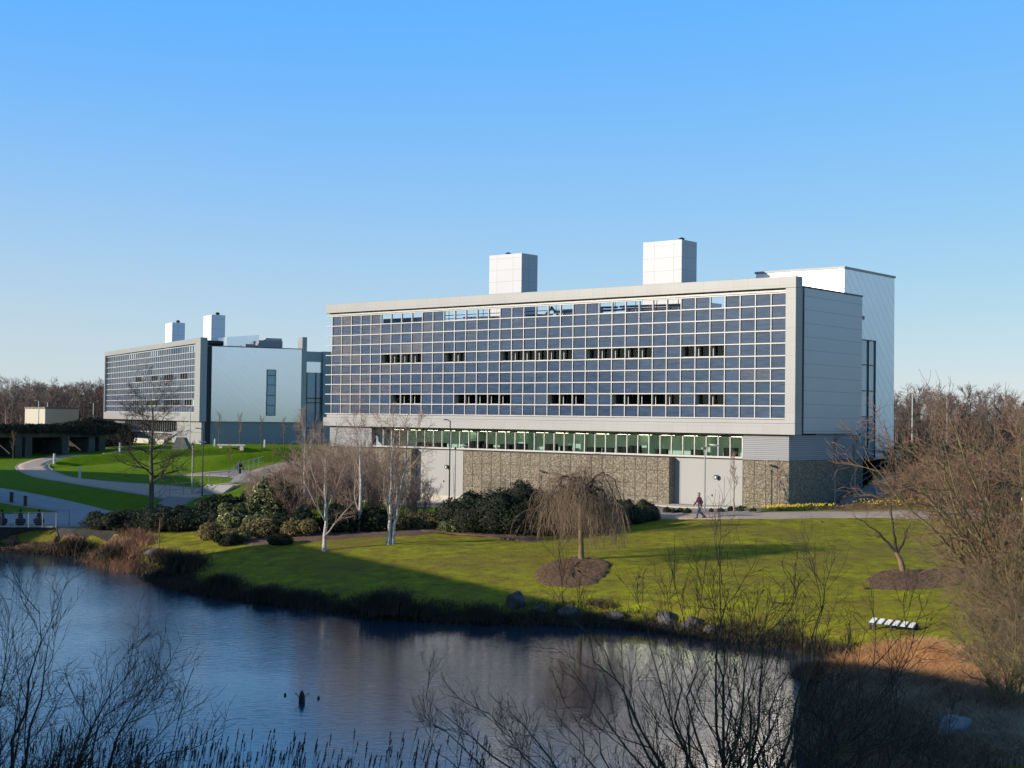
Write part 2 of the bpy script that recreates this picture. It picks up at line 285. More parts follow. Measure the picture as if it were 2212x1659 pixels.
def water_material():
    m, n, b = newmat('pond_water'); v = coords(n)
    b.inputs['Base Color'].default_value = (.018, .040, .066, 1); b.inputs['Roughness'].default_value = .05; b.inputs['IOR'].default_value = 1.62
    a = node(n, 'ShaderNodeTexNoise', i_Scale=1.9, i_Detail=4, i_Roughness=.6, i_Distortion=.5)
    mp = coords(n, scale=(1.0, 2.2, 1)); n.links.new(mp, a.inputs['Vector'])
    c = node(n, 'ShaderNodeTexNoise', i_Scale=.09, i_Detail=2); n.links.new(v, c.inputs['Vector'])
    # wind streaks: the left of the pond is ruffled, the sheltered right calmer
    sp = n.nodes.new('ShaderNodeSeparateXYZ'); n.links.new(v, sp.inputs[0])
    mr = node(n, 'ShaderNodeMapRange'); mr.inputs[1].default_value = -14; mr.inputs[2].default_value = 6; mr.inputs[3].default_value = 1.0; mr.inputs[4].default_value = .20
    n.links.new(sp.outputs[0], mr.inputs[0])
    mr2 = node(n, 'ShaderNodeMapRange'); mr2.inputs[1].default_value = .35; mr2.inputs[2].default_value = .65; mr2.inputs[3].default_value = .55; mr2.inputs[4].default_value = 1.25
    n.links.new(c.outputs['Fac'], mr2.inputs[0])
    mu = n.nodes.new('ShaderNodeMath'); mu.operation = 'MULTIPLY'; n.links.new(mr.outputs[0], mu.inputs[0]); n.links.new(mr2.outputs[0], mu.inputs[1])
    bp = bump(n, b, a.outputs['Fac'], 1.0, .020)
    h = n.nodes.new('ShaderNodeMath'); h.operation = 'MULTIPLY'; n.links.new(a.outputs['Fac'], h.inputs[0]); n.links.new(mu.outputs[0], h.inputs[1])
    n.links.new(h.outputs[0], bp.inputs['Height']); return m
M['water'] = water_material()

# ---------------------------------------------------------------- object helpers
def tag(o, label=None, cat=None, group=None, kind=None):
    if label: o['label'] = label
    if cat: o['category'] = cat
    if group: o['group'] = group
    if kind: o['kind'] = kind
    return o
def thing(name, label, cat, loc=(0, 0, 0), rotz=0.0, group=None):
    o = bpy.data.objects.new(name, None); C.objects.link(o); o.empty_display_size = .3
    o.location = [float(v) for v in loc]; o.rotation_euler = (0, 0, rotz); return tag(o, label, cat, group)
def meshobj(name, verts, faces, mat, parent=None, smooth=False, loc=None):
    """faces: list of index lists, or an (N,3|4) int array"""
    me = bpy.data.meshes.new(name); verts = np.asarray(verts, dtype=np.float32)
    if isinstance(faces, np.ndarray):
        k = faces.shape[1]; nf = len(faces)
        me.vertices.add(len(verts)); me.vertices.foreach_set('co', verts.ravel())
        me.loops.add(nf*k); me.loops.foreach_set('vertex_index', faces.astype(np.int32).ravel())
        me.polygons.add(nf); me.polygons.foreach_set('loop_start', np.arange(0, nf*k, k, dtype=np.int32)); me.polygons.foreach_set('loop_total', np.full(nf, k, dtype=np.int32))
        me.update(calc_edges=True)
    else:
        me.from_pydata(verts.tolist(), [], faces); me.update()
    if smooth: me.polygons.foreach_set('use_smooth', np.ones(len(me.polygons), dtype=bool))
    if mat: me.materials.append(mat)
    o = bpy.data.objects.new(name, me); C.objects.link(o)
    if parent: o.parent = parent
    if loc is not None: o.location = [float(v) for v in loc]
    return o
class MB:
    def __init__(s): s.v = []; s.f = []
    def add(s, v, f):
        k = len(s.v); s.v += [tuple(map(float, p)) for p in v]; s.f += [[i+k for i in q] for q in f]; return s
    def box(s, x0, x1, y0, y1, z0, z1):
        return s.add([(x0, y0, z0), (x1, y0, z0), (x1, y1, z0), (x0, y1, z0), (x0, y0, z1), (x1, y0, z1), (x1, y1, z1), (x0, y1, z1)],
                     [(0, 3, 2, 1), (4, 5, 6, 7), (0, 1, 5, 4), (1, 2, 6, 5), (2, 3, 7, 6), (3, 0, 4, 7)])
    def bar(s, a, b, r, n=6, r2=None):
        a = Vector(a); b = Vector(b); d = (b-a).normalized(); u = d.orthogonal().normalized(); q = d.cross(u); r2 = r if r2 is None else r2
        vs = []
        for p, rr in ((a, r), (b, r2)):
            for i in range(n):
                t = 2*math.pi*i/n; vs.append(p + u*math.cos(t)*rr + q*math.sin(t)*rr)
        return s.add(vs, [(i, (i+1) % n, n+(i+1) % n, n+i) for i in range(n)] + [tuple(range(n-1, -1, -1)), tuple(range(n, 2*n))])
    def lathe(s, prof, c=(0, 0, 0), n=16):
        vs = []; fs = []
        for r, z in prof:
            for i in range(n):
                t = 2*math.pi*i/n; vs.append((c[0]+r*math.cos(t), c[1]+r*math.sin(t), c[2]+z))
        for k in range(len(prof)-1):
            for i in range(n): fs.append((k*n+i, k*n+(i+1) % n, (k+1)*n+(i+1) % n, (k+1)*n+i))
        fs.append(tuple(range(n-1, -1, -1))); fs.append(tuple((len(prof)-1)*n+i for i in range(n)))
        return s.add(vs, fs)
    def build(s, name, mat, parent=None, smooth=False, loc=None, bevel=0):
        o = meshobj(name, s.v, s.f, mat, parent, smooth, loc)
        if bevel:
            m = o.modifiers.new('bevel', 'BEVEL'); m.width = bevel; m.segments = 2; m.limit_method = 'ANGLE'
        return o
def dup(root, loc, rotz=0, label=None, scale=None):
    r = root.copy(); C.objects.link(r); r.location = [float(v) for v in loc]; r.rotation_euler = (0, 0, rotz)
    if scale: r.scale = (scale,)*3 if isinstance(scale, (int, float)) else scale
    if label: r['label'] = label
    for ch in list(root.children):
        c = ch.copy(); C.objects.link(c); c.parent = r; c.matrix_parent_inverse = ch.matrix_parent_inverse.copy()
        for g in ch.children:
            d = g.copy(); C.objects.link(d); d.parent = c
    return r

# ---------------------------------------------------------------- terrain
MO = np.array([20.2038, 100.0]); MA = .875       # main building: corner and heading
FO = np.array([-44.496, 199.94]); FA = .5018     # far building
def bld(O, a, w_, u): return O + np.array([math.cos(a), math.sin(a)])*w_ + np.array([-math.sin(a), math.cos(a)])*u
shore_px = [(-60, 1188), (0, 1192), (150, 1200), (230, 1215), (300, 1235), (390, 1275), (455, 1290), (520, 1298), (640, 1312), (800, 1335), (920, 1343), (1050, 1350), (1250, 1352),
            (1400, 1362), (1500, 1378), (1620, 1392), (1720, 1404), (1800, 1421), (1775, 1450), (1742, 1490), (1735, 1540), (1760, 1600), (1850, 1659)]
pond = [tuple(onz(x, y, 0)[:2]) for x, y in shore_px]
pond += [(9.6, 34), (8, 30.5), (2, 28.5), (-8, 28), (-20, 29), (-40, 30), (-75, 34), (-80, 96)]
pond = np.array(pond)
def sdist(P):
    """signed distance to the pond outline, negative on water"""
    P = np.atleast_2d(P); A = pond; B = np.roll(pond, -1, axis=0); d2 = np.full(len(P), 1e18); ins = np.zeros(len(P), bool)
    for a, b_ in zip(A, B):
        e = b_-a; t = np.clip(((P-a)@e)/(e@e), 0, 1); q = P-(a+t[:, None]*e); d2 = np.minimum(d2, (q**2).sum(1))
        c = (a[1] > P[:, 1]) != (b_[1] > P[:, 1])
        with np.errstate(divide='ignore', invalid='ignore'): xi = (b_[0]-a[0])*(P[:, 1]-a[1])/(b_[1]-a[1])+a[0]
        ins ^= c & (P[:, 0] < xi)
    d = np.sqrt(d2); return np.where(ins, -d, d)
ctl = [(1256, 1210, 1.9), (838, 1175, 2.0), (700, 1188, 1.7), (560, 1180, 1.7), (340, 1185, 1.2), (420, 1160, 1.6), (280, 1160, 1.4), (170, 1188, .6), (1100, 1290, .9), (1250, 1318, .75), (950, 1290, .85), (700, 1270, .8), (480, 1240, .7),
       (1512, 1120, 3.0), (1400, 1122, 2.85), (1640, 1116, 3.1), (1800, 1108, 3.25), (2000, 1106, 3.3), (2100, 1103, 3.35), (2096, 1091, 3.5), (1950, 1235, 1.9), (2100, 1228, 2.0), (1930, 1360, 1.0), (1600, 1300, 1.2), (1500, 1220, 1.85), (1700, 1200, 2.1),
       (1750, 1370, .65), (2150, 1400, 1.5), (2000, 1450, 1.05), (2100, 1600, 1.2), (2200, 1650, 1.6), (1850, 1440, .6), (330, 1057, 2.8), (120, 1033, 3.2), (62, 1004, 3.5), (117, 1001, 3.45), (259, 975.5, 4.3), (464, 964, 5.1), (240, 1000, 3.9), (400, 1000, 4.3),
       (335, 1103, 1.6), (0, 1097, 1.6), (170, 1098, 1.6), (100, 1141, 1.53), (0, 1141, 1.53), (250, 1135, 1.55), (389, 1096, 1.65), (414, 1073, 2.55), (474, 1067, 2.7), (505, 1048, 3.4), (553, 1042, 3.5), (574, 1023, 4.0), (600, 1008, 4.35), (691, 987, 4.7), (700, 968, 5.1),
       (610, 1165, 1.9), (600, 1100, 2.2), (700, 1110, 2.1), (520, 1120, 1.9), (900, 1106, 2.15), (980, 1103, 2.5), (1160, 1165, 2.1), (450, 1025, 3.4), (1850, 1088, 3.6), (1905, 1006, 6.1), (2000, 1040, 4.8), (2140, 1060, 4.2)]
cw = [tuple(onz(*c)) for c in ctl]
for w_, u, z in [(-1, 45, 1.9), (-1, 38, 2.1), (-1, 31, 2.3), (-1, 20, 2.8), (-1, 10, 3.05), (-1, 4, 3.2), (-.5, .6, 3.35), (-5, 30, 2.4), (-5, 15, 2.8), (6, 55, 2.6), (6, -1.2, 3.3), (10, -1.2, 3.6), (14, -1.2, 4.3), (18, -1.2, 5.3), (23, -1, 6.4), (10, -5, 4.2), (18, -6, 5.4), (20, 60, 4.8), (30, 40, 5.5), (25, 15, 6.2)]:
    p = bld(MO, MA, w_, u); cw.append((p[0], p[1], z))
for w_, u, z in [(-1, 3, 5.2), (-1, 20, 5.1), (-1, 50, 4.8), (10, -2, 5.3), (18, -2, 5.3), (20, 30, 5.5)]:
    p = bld(FO, FA, w_, u); cw.append((p[0], p[1], z))
cw += [(0, 20, 1.2), (-20, 15, 1.2), (22, 22, 1.6), (40, 40, 2.6), (42, 70, 3.0), (60, 100, 4.0), (60, 60, 3.5), (0, -20, 1.6), (-60, 10, 1.5), (-90, 60, 2.0), (-90, 110, 2.6), (-75, 150, 3.4), (-80, 190, 4.0), (90, 150, 5.5), (90, 20, 3), (60, 180, 6),
       (-130, 230, 4.5), (0, 240, 5.5), (130, 230, 6), (-140, 0, 2), (140, 0, 3), (0, -80, 2), (-45, 125, 2.9), (-50, 108, 1.6), (-58, 97, 1.5)]
cw = np.array(cw)
def tps_kernel(r2): return np.where(r2 > 0, .5*r2*np.log(np.maximum(r2, 1e-12)), 0)
_P = cw[:, :2]/50.0; _n = len(_P)
_K = tps_kernel(((_P[:, None]-_P[None])**2).sum(-1)) + np.eye(_n)*2e-4
_Q = np.hstack([np.ones((_n, 1)), _P]); _A = np.block([[_K, _Q], [_Q.T, np.zeros((3, 3))]])
_W = np.linalg.solve(_A, np.concatenate([cw[:, 2], np.zeros(3)]))
def smooth01(t): t = np.clip(t, 0, 1); return t*t*(3-2*t)
def H(x, y):
    x = np.atleast_1d(np.asarray(x, float)); y = np.atleast_1d(np.asarray(y, float)); P = np.stack([x, y], 1)
    out = np.empty(len(P))
    for s in range(0, len(P), 20000):
        Q = P[s:s+20000]/50.0; k = tps_kernel(((Q[:, None]-_P[None])**2).sum(-1))
        out[s:s+20000] = k@_W[:_n] + _W[_n] + Q@_W[_n+1:]
    r = np.hypot(x, y-90); f = smooth01((r-150)/110)
    base = 5.0 + 5.5*smooth01((r-240)/180)
    z = out*(1-f) + base*f
    # grass terraces on the far lawn: low steps that face the camera's right
    c = (x*.80 - (y-165)*.35 + 30) ; yy = (y-148)/9.0
    inside = smooth01((x+51)/4)*smooth01((-19-x)/7)*smooth01((y-145)/3)*smooth01((173-y)/4)
    ph = (y*.835 - .55*x - 139)/12.0; fr = ph-np.floor(ph)
    z = z + inside*1.35*(smooth01(fr/.10)-fr)
    z = np.maximum(z, .30)
    z = z + .04*np.sin(x*.9+1.3*np.sin(y*.4))*np.sin(y*.7+x*.3)*(np.hypot(x, y) < 110)
    wm_ = (x < _wx[-1]) & (y < np.interp(x, _wx, _wy)-.2) & (y > 80)
    z = np.where(wm_, np.minimum(z, .42+.012*(y-90)), z)
    s = sdist(P)
    land = .06 + (z-.06)*smooth01((s+.1)/2.2)
    return np.where(s < 0, np.maximum(-1.2, .06+s*.45), np.where(s < 2.2, land, z))
_wl = [onz(-60, 1141, 1.5), onz(60, 1141.5, 1.5), onz(119, 1142, 1.5), onz(160, 1146, 1.5), onz(250, 1150, 1.5)]
_wx = [-200.0]+[float(q[0]) for q in _wl]; _wy = [float(_wl[0][1])]+[float(q[1]) for q in _wl]
def h1(x, y): return float(H(x, y)[0])
def spot(px, py):
    """where the line of sight through a photo point meets the ground"""
    d = ray(px, py); o = np.array([0, 0, HC]); ts = np.linspace(20, 400, 1600); P = o+d*ts[:, None]
    g = P[:, 2]-H(P[:, 0], P[:, 1]); i = np.argmax(g < 0)
    if i == 0: i = len(ts)-1
    t = ts[i-1] + (ts[i]-ts[i-1])*g[i-1]/(g[i-1]-g[i]+1e-9); return o+d*t
def axis(a, b_, st, lo, hi):
    fine = np.arange(a, b_+.01, st); k = [a]; s = st
    while k[-1] > lo: s *= 1.28; k.append(k[-1]-s)
    q = [b_]; s = st
    while q[-1] < hi: s *= 1.28; q.append(q[-1]+s)
    return np.concatenate([np.array(k[1:])[::-1], fine, np.array(q[1:])])
xs = axis(-64, 46, .62, -3000, 3000); ys = axis(22, 205, .62, -400, 4500)
X, Y = np.meshgrid(xs, ys); Z = H(X.ravel(), Y.ravel()); nx, ny = len(xs), len(ys)
idx = np.arange(nx*ny).reshape(ny, nx)
F = np.stack([idx[:-1, :-1], idx[:-1, 1:], idx[1:, 1:], idx[1:, :-1]], -1).reshape(-1, 4)
ground = meshobj('ground', np.stack([X.ravel(), Y.ravel(), Z], 1), F, M['grass'], smooth=True)
tag(ground, kind='structure')
wv = MB(); wv.add([(-90, 24, 0), (16, 24, 0), (16, 100, 0), (-90, 100, 0)], [(0, 1, 2, 3)])
tag(wv.build('water', M['water']), kind='structure')

def ribbon(name, pts, width, mat, off=.035, step=.8, across=5, parent=None, kerb=False):
    """a path draped over the ground along a centreline given in metres"""
    pts = np.array(pts, float)[:, :2]; seg = np.hypot(*(np.diff(pts, axis=0).T)); s = np.concatenate([[0], np.cumsum(seg)])
    t = np.arange(0, s[-1], step); t = np.append(t, s[-1])
    # smooth the polyline
    cx = np.interp(t, s, pts[:, 0]); cy = np.interp(t, s, pts[:, 1]); ker = np.ones(7)/7
    px_ = np.convolve(np.pad(cx, 3, 'edge'), ker, 'valid'); py_ = np.convolve(np.pad(cy, 3, 'edge'), ker, 'valid')
    tx = np.gradient(px_); ty = np.gradient(py_); L = np.hypot(tx, ty)+1e-9; nx_ = -ty/L; ny_ = tx/L
    wd = width if np.ndim(width) else np.full(len(px_), width)
    V = []
    for k in [-.515]+list(np.linspace(-.5, .5, across))+[.515]:
        x = px_+nx_*wd*k; y = py_+ny_*wd*k; V.append(np.stack([x, y, H(x, y)+(off if abs(k) < .51 else -.12)], 1))
    V = np.array(V); a, n_ = V.shape[:2]; ii = np.arange(a*n_).reshape(a, n_)
    F = np.stack([ii[:-1, :-1], ii[:-1, 1:], ii[1:, 1:], ii[1:, :-1]], -1).reshape(-1, 4)[:, ::-1]
    o = meshobj(name, V.reshape(-1, 3), F, mat, parent, smooth=True); tag(o, kind='structure')
    if kerb:
        mb = MB()
        for sgn in (-1, 1):
            x = px_+nx_*wd*.5*sgn; y = py_+ny_*wd*.5*sgn; z = H(x, y)
            for i in range(len(x)-1):
                q = []
                for j in (i, i+1):
                    ax, ay = nx_[j]*sgn, ny_[j]*sgn
                    q += [(x[j], y[j], z[j]-.1), (x[j], y[j], z[j]+.07), (x[j]+ax*.16, y[j]+ay*.16, z[j]+.07), (x[j]+ax*.16, y[j]+ay*.16, z[j]-.1)]
                mb.add(q, [(0, 1, 5, 4), (1, 2, 6, 5), (2, 3, 7, 6)])
        tag(mb.build('path_kerb', M['kerb']), kind='structure')
    return o
def patch(name, pts, mat, off=.04, rings=9, n=72, mound=0.0, kind='structure', rough=0.0, seed=0):
    pts = np.array(pts, float)[:, :2]; c = pts.mean(0); P = np.vstack([pts, pts[:1]]); s = np.concatenate([[0], np.cumsum(np.hypot(*np.diff(P, axis=0).T))])
    t = np.linspace(0, s[-1], n, endpoint=False); b = np.stack([np.interp(t, s, P[:, 0]), np.interp(t, s, P[:, 1])], 1)
    rng = np.random.default_rng(seed); V = [np.array([[c[0], c[1], h1(*c)+off+mound]])]
    for k in range(1, rings+1):
        q = c+(b-c)*(k/rings); q = q+(np.random.default_rng(seed+50).normal(0, .10, q.shape) if k == rings and seed else 0); z = H(q[:, 0], q[:, 1])+(off+mound*(1-(k/rings)**2) if k < rings else -.05)+rough*rng.standard_normal(len(q))*(k < rings); V.append(np.column_stack([q, z]))
    V = np.vstack(V); F = [(0, 1+i, 1+(i+1) % n) for i in range(n)]
    for k in range(rings-1):
        a = 1+k*n; b2 = a+n; F += [(a+i, b2+i, b2+(i+1) % n, a+(i+1) % n) for i in range(n)]
    ar = sum(V[1+(rings-1)*n+i][0]*V[1+(rings-1)*n+(i+1) % n][1]-V[1+(rings-1)*n+(i+1) % n][0]*V[1+(rings-1)*n+i][1] for i in range(n))
    if ar < 0: F = [f[::-1] for f in F]
    return tag(meshobj(name, V, F, mat, smooth=True), kind=kind)

# paths, road and paving
ribbon('path', [onz(x, y, z) for x, y, z in [(1330, 1117, 2.8), (1420, 1117, 2.9), (1512, 1118, 3.0), (1650, 1116, 3.1), (1800, 1111, 3.2), (1950, 1109, 3.3), (2100, 1106, 3.35), (2300, 1098, 3.6)]], 3.0, M['path'], off=.045)
road = [bld(MO, MA, w_, u) for w_, u in [(-5.0, 0), (-4.6, 8), (-4.2, 18), (-4.2, 30), (-4.2, 42), (-4.5, 55), (-6, 62)]]
ribbon('road', road, 5.6, M['asphalt'], off=.05, across=9)
ribbon('pavement', [bld(MO, MA, w_, u) for w_, u in [(-.35, 3.5), (-.35, 50)]], 1.9, M['concrete'], off=.09)
loop = [(432, 1068), (390, 1064), (345, 1060), (215, 1046.5), (150, 1038), (105, 1029), (78, 1018.5), (67, 1009), (72, 1002), (90, 995.5), (120, 989), (168, 983), (240, 976.5), (330, 971.5)]
ribbon('path', [spot(*p) for p in loop], 3.0, M['path'], off=.05, kerb=True)
ribbon('path', [spot(*p) for p in [(-60, 1060), (0, 1070), (60, 1080), (120, 1092), (190, 1104), (260, 1112)]], 4.2, M['path_grey'], off=.05)
patch('plaza', [spot(*p) for p in [(-60, 1140), (60, 1139.5), (115, 1139.5), (180, 1141), (260, 1137), (335, 1126), (400, 1102), (390, 1096), (330, 1102), (240, 1103), (140, 1104), (60, 1110), (-60, 1112)]], M['path_grey'], off=.06, rings=14, n=120)
ribbon('path', [onz(*p, 5.1) for p in [(420, 966.5), (520, 967), (620, 971), (700, 975), (760, 978)]], 4.0, M['concrete'], off=.06)
# mulch beds
patch('leaf_litter', [spot(*p) for p in [(-60, 1174), (0, 1172), (110, 1174), (190, 1178), (270, 1172), (290, 1182), (200, 1192), (100, 1190), (-60, 1187)]], M['leaf_litter'], off=.14, rough=.03, rings=14, n=160, seed=9)
patch('mulch_bed', [spot(*p) for p in [(1150, 1240), (1165, 1222), (1210, 1207), (1256, 1202), (1300, 1205), (1325, 1215), (1318, 1240), (1290, 1262), (1240, 1272), (1185, 1268), (1155, 1258)]], M['mulch'], mound=.10, rough=.03, seed=1)
patch('mulch_bed', [spot(*p) for p in [(1868, 1252), (1885, 1238), (1925, 1230), (1990, 1230), (2070, 1226), (2110, 1232), (2100, 1256), (2050, 1270), (1960, 1278), (1890, 1276), (1870, 1266)]], M['mulch'], mound=.10, rough=.03, seed=2)
patch('mulch_bed', [spot(*p) for p in [(430, 1165), (520, 1182), (600, 1176), (700, 1168), (800, 1162), (900, 1158), (960, 1150), (1040, 1160), (1170, 1172), (1200, 1150), (1100, 1112), (930, 1108), (760, 1120), (600, 1130), (450, 1135)]], M['leaf_litter'], mound=.05, rough=.03, rings=12, n=120, seed=3)
patch('mulch_bed', [spot(*p) for p in [(1740, 1101), (1800, 1103), (1900, 1101), (2040, 1097), (2000, 1078), (1900, 1072), (1850, 1080), (1790, 1092)]], M['mulch'], mound=.12, rough=.04, seed=4)
patch('mulch_bed', [spot(*p) for p in [(110, 1196), (190, 1196), (300, 1178), (330, 1170), (260, 1160), (150, 1172)]], M['leaf_litter'], mound=.03, rough=.03, seed=5)

patch('earth_slope', [spot(*p) for p in [(1862, 1084), (1900, 1072), (1925, 1040), (1935, 1010), (1960, 990), (2040, 990), (2150, 1000), (2260, 1010), (2260, 1092), (2150, 1094), (2040, 1094), (1920, 1096)]], M['leaf_litter'], off=.06, rings=14, n=120, rough=.03, seed=6)

# ---------------------------------------------------------------- main building
MAIN = thing('science_building', 'large grey framed building with blue solar panel facade and two white rooftop stacks, nearest one', 'building', (MO[0], MO[1], 0), MA)
def part(mb, name, mat, parent=MAIN, **k): return mb.build(name, mat, parent, **k)
PIT = 1.289; GU0 = .84; GZ0, RH = 9.775, .9072; NC, NR = 37, 10
def cu(i): return GU0 + (NC-i)*PIT            # column line i counted from the left end
def rz(j): return GZ0 + (NR-j)*RH             # row line j counted from the top
LEN = 49.25
mb = MB(); mb.box(0, 1.0, 0, LEN, 19.17, 20.0); part(mb, 'frame_top', M['frame'], bevel=.02)
mb = MB(); mb.box(.46, .60, .842, LEN-.1, 18.90, 19.165); part(mb, 'beam_backing', M['membrane'])
mb = MB(); mb.box(0, 1.0, 0, LEN+.1, 8.62, 9.42); mb.box(.16, 1.0, .84, LEN-.2, 9.423, 9.70); part(mb, 'frame_bottom', M['frame'], bevel=.02)
mb = MB(); mb.box(.003, .997, .003, .837, 9.423, 19.167); part(mb, 'frame_side', M['frame'], bevel=.02)
mb = MB()
for i in range(NC+1): mb.box(.22, .40, cu(i)-.035, cu(i)+.035, GZ0, GZ0+NR*RH)
mb.box(.22, .40, .842, .90, GZ0, GZ0+NR*RH)
for j in range(NR+1): mb.box(.20, .42, .842, LEN-.25+.35, rz(j)-.04, rz(j)+.04)
mb.box(.26, .36, .842, LEN-.3, 18.93, 19.06)
part(mb, 'mullion_grid', M['mullion'])
opens = {0: set(range(5, 9)) | set(range(11, 16)) | set(range(18, 22)) | set(range(24, 30)) | {32},
         4: set(range(5, 9)) | {11, 12} | set(range(16, 22)) | set(range(23, 28)) | {30, 31, 32},
         8: {6, 7, 8} | set(range(12, 17)) | {20, 21, 22} | set(range(25, 30)) | {31, 32}}
rnd = random.Random(5)
def panel_geo(i, j):
    y0, y1 = cu(i+1)+.035, cu(i)-.035; z0, z1 = rz(j+1)+.04, rz(j)-.04
    return [(.30, y0, z0), (.30, y1, z0), (.30, y1, z1), (.30, y0, z1), (.325, y0, z0), (.325, y1, z0), (.325, y1, z1), (.325, y0, z1)]
PF = [(0, 4, 5, 1), (3, 2, 6, 7), (0, 1, 2, 3)[::-1], (4, 5, 6, 7)[::-1], (0, 3, 7, 4), (1, 5, 6, 2)]
def add_tint(o, vals):
    a = o.data.attributes.new('tint', 'FLOAT', 'POINT'); a.data.foreach_set('value', np.asarray(vals, dtype=np.float32))
def tint_of(i): return min(1, max(0, rnd.gauss(.22, .16) + .62*max(0, (15-i)/15)*rnd.uniform(.7, 1.1) + (.3 if rnd.random() < .08 else 0)))
bulk = MB(); bt = []
for i in range(NC):
    for j in range(NR):
        if i in opens.get(j, ()): continue
        t = tint_of(i)
        if i >= NC-10 - (0 if j < 9 else 0) and i < NC:
            mb = MB(); mb.add(panel_geo(i, j), PF); o = part(mb, 'solar_panel', M['pv']); add_tint(o, [t]*8)
        else: bulk.add(panel_geo(i, j), PF); bt += [t]*8
o = part(bulk, 'solar_panels', M['pv']); add_tint(o, bt); tag(o, kind='stuff')
# wall behind the solar screen, with deep window openings
mb = MB()
for j in range(1, NR):
    i = 0
    while i < NC:
        solid = i not in opens.get(j, ())
        k = i
        while k+1 < NC and ((k+1) not in opens.get(j, ())) == solid: k += 1
        if solid: mb.box(.80, .95, cu(k+1), cu(i), rz(j+1), rz(j))
        else:
            mb2 = MB()
            for (a, b_) in ((cu(k+1)-.02, cu(k+1)+.06), (cu(i)-.06, cu(i)+.02)): mb2.box(.425, .99, a, b_, rz(j+1)+.05, rz(j)-.03)
            mb2.box(.425, .99, cu(k+1), cu(i), rz(j+1)+.042, rz(j+1)+.075); part(mb2, 'window_reveal', M['mullion'])
        i = k+1
part(mb, 'inner_wall', M['room'])
for j in (4, 8):
    for i in sorted(opens[j]):
        y0, y1 = cu(i+1), cu(i); z0, z1 = rz(j+1)+.08, rz(j)-.04
        mb = MB(); mb.box(.76, .78, y0+.03, y1-.03, z0, z1); wn = part(mb, 'window', M['glass_dark'])
        mb = MB(); mb.box(.74, .80, y0-.02, y0+.03, z0, z1); mb.build('window_frame', M['mullion'], wn)
        if rnd.random() < .8:
            a = rnd.choice([.03, .03, .3, .5]); b_ = min(1.22, a+rnd.choice([.5, .75, 1.0, 1.1]))
            mb = MB(); mb.box(.96, .99, y0+a, y0+b_, z0, z1-.02); mb.build('blind', M['dark_room'], wn)
# rooms behind: floors, back wall
mb = MB()
for z in (8.70, 13.2): mb.box(1.0, 5.0, .6, LEN-.4, z, z+.2)
mb.box(4.8, 5.0, .6, LEN-.4, 8.9, 17.6); part(mb, 'interior', M['room'])
# roof, rear block
mb = MB(); mb.box(.62, 12.1, .55, LEN-.4, 17.62, 17.90); part(mb, 'roof_deck', M['membrane'])
mb = MB(); mb.box(5.02, 11.35, .62, LEN-.4, 8.705, 17.60); part(mb, 'rear_block', M['body'])
mb = MB(); mb.box(5.02, 11.35, 1.0, LEN-.4, 1.5, 8.70); part(mb, 'lower_rear_block', M['body'])
mb = MB(); mb.box(2.05, 11.4, .42, .60, 8.71, 19.33); part(mb, 'side_wall', M['body'])
mb = MB(); mb.box(1.98, 11.45, .38, .80, 19.333, 19.45); part(mb, 'parapet_cap', M['dark_metal'])
mb = MB(); mb.box(1.003, 2.047, .66, .80, 8.7, 19.0); part(mb, 'side_joint', M['dark_metal'])
mb = MB(); mb.box(1.02, 5.0, LEN-.38, LEN-.26, 8.9, 17.6); part(mb, 'end_wall', M['body'])
# tower
mb = MB(); mb.box(12.16, 21.4, 2.35, 10.3, 6.60, 21.75); part(mb, 'tower', M['zinc'])
mb = MB(); mb.box(12.08, 21.48, 2.27, 10.38, 21.753, 21.92); part(mb, 'tower_cap', M['frame'])
tw = MB(); tw.box(15.0, 17.62, 2.30, 2.347, 6.7, 16.3); tw = part(tw, 'stair_window', M['glass_blue'])
mb = MB()
for a in (14.95, 16.3, 17.57): mb.box(a, a+.055, 2.2, 2.36, 6.7, 16.3)
for z in (16.22, 14.2, 12.1, 10.0, 8.2, 6.66): mb.box(15.04, 17.57, 2.22, 2.34, z, z+.07)
mb.build('window_frame', M['dark_metal'], tw)
# undercroft: base walls
mb = MB(); mb.box(.42, 12.25, .70, 4.50, 6.75, 8.60); part(mb, 'louvre_wall', M['louvre'])
mb = MB(); mb.box(.42, 1.0, 43.3, LEN-.4, 6.75, 8.60); part(mb, 'louvre_wall', M['louvre'])
mb = MB(); mb.box(12.1, 24, .95, 11, 2.5, 6.58); part(mb, 'tower_base', M['dark_room'])
for (a, b_, w0, w1) in ((.66, 4.46, .40, .79), (10.70, 31.72, .10, .78), (37.9, LEN+.2, .10, .78)):
    mb = MB(); mb.box(w0, w1, a, b_, .8, 6.72); g = part(mb, 'gabion_wall', M['gabion'])
    cg = MB(); y = a
    while y <= b_+.01: cg.box(w0-.025, w0-.005, y-.009, y+.009, 1.2, 6.72); y += 1.051 if b_-a > 5 else .95
    for z in [6.70-k*1.0 for k in range(5)]: cg.box(w0-.03, w0-.004, a, b_, z-.009, z+.009)
    cg.build('wire_cage', M['dark_metal'], g)
mb = MB(); mb.box(.80, 12.2, .66, .90, 1.5, 6.72); g = part(mb, 'gabion_wall', M['gabion']); g['label'] = 'shaded side gabion wall'
mb = MB(); mb.box(.86, .98, 4.4, LEN-.4, 2.75, 6.80); part(mb, 'grey_wall', M['grey_panel'])
mb = MB(); mb.box(.80, 1.0, 4.4, LEN-.4, 1.2, 2.747); part(mb, 'plinth', M['concrete'])
mb = MB(); mb.box(.55, 1.0, 4.6, 43.3, 6.80, 6.93); part(mb, 'strip_sill', M['mullion'])
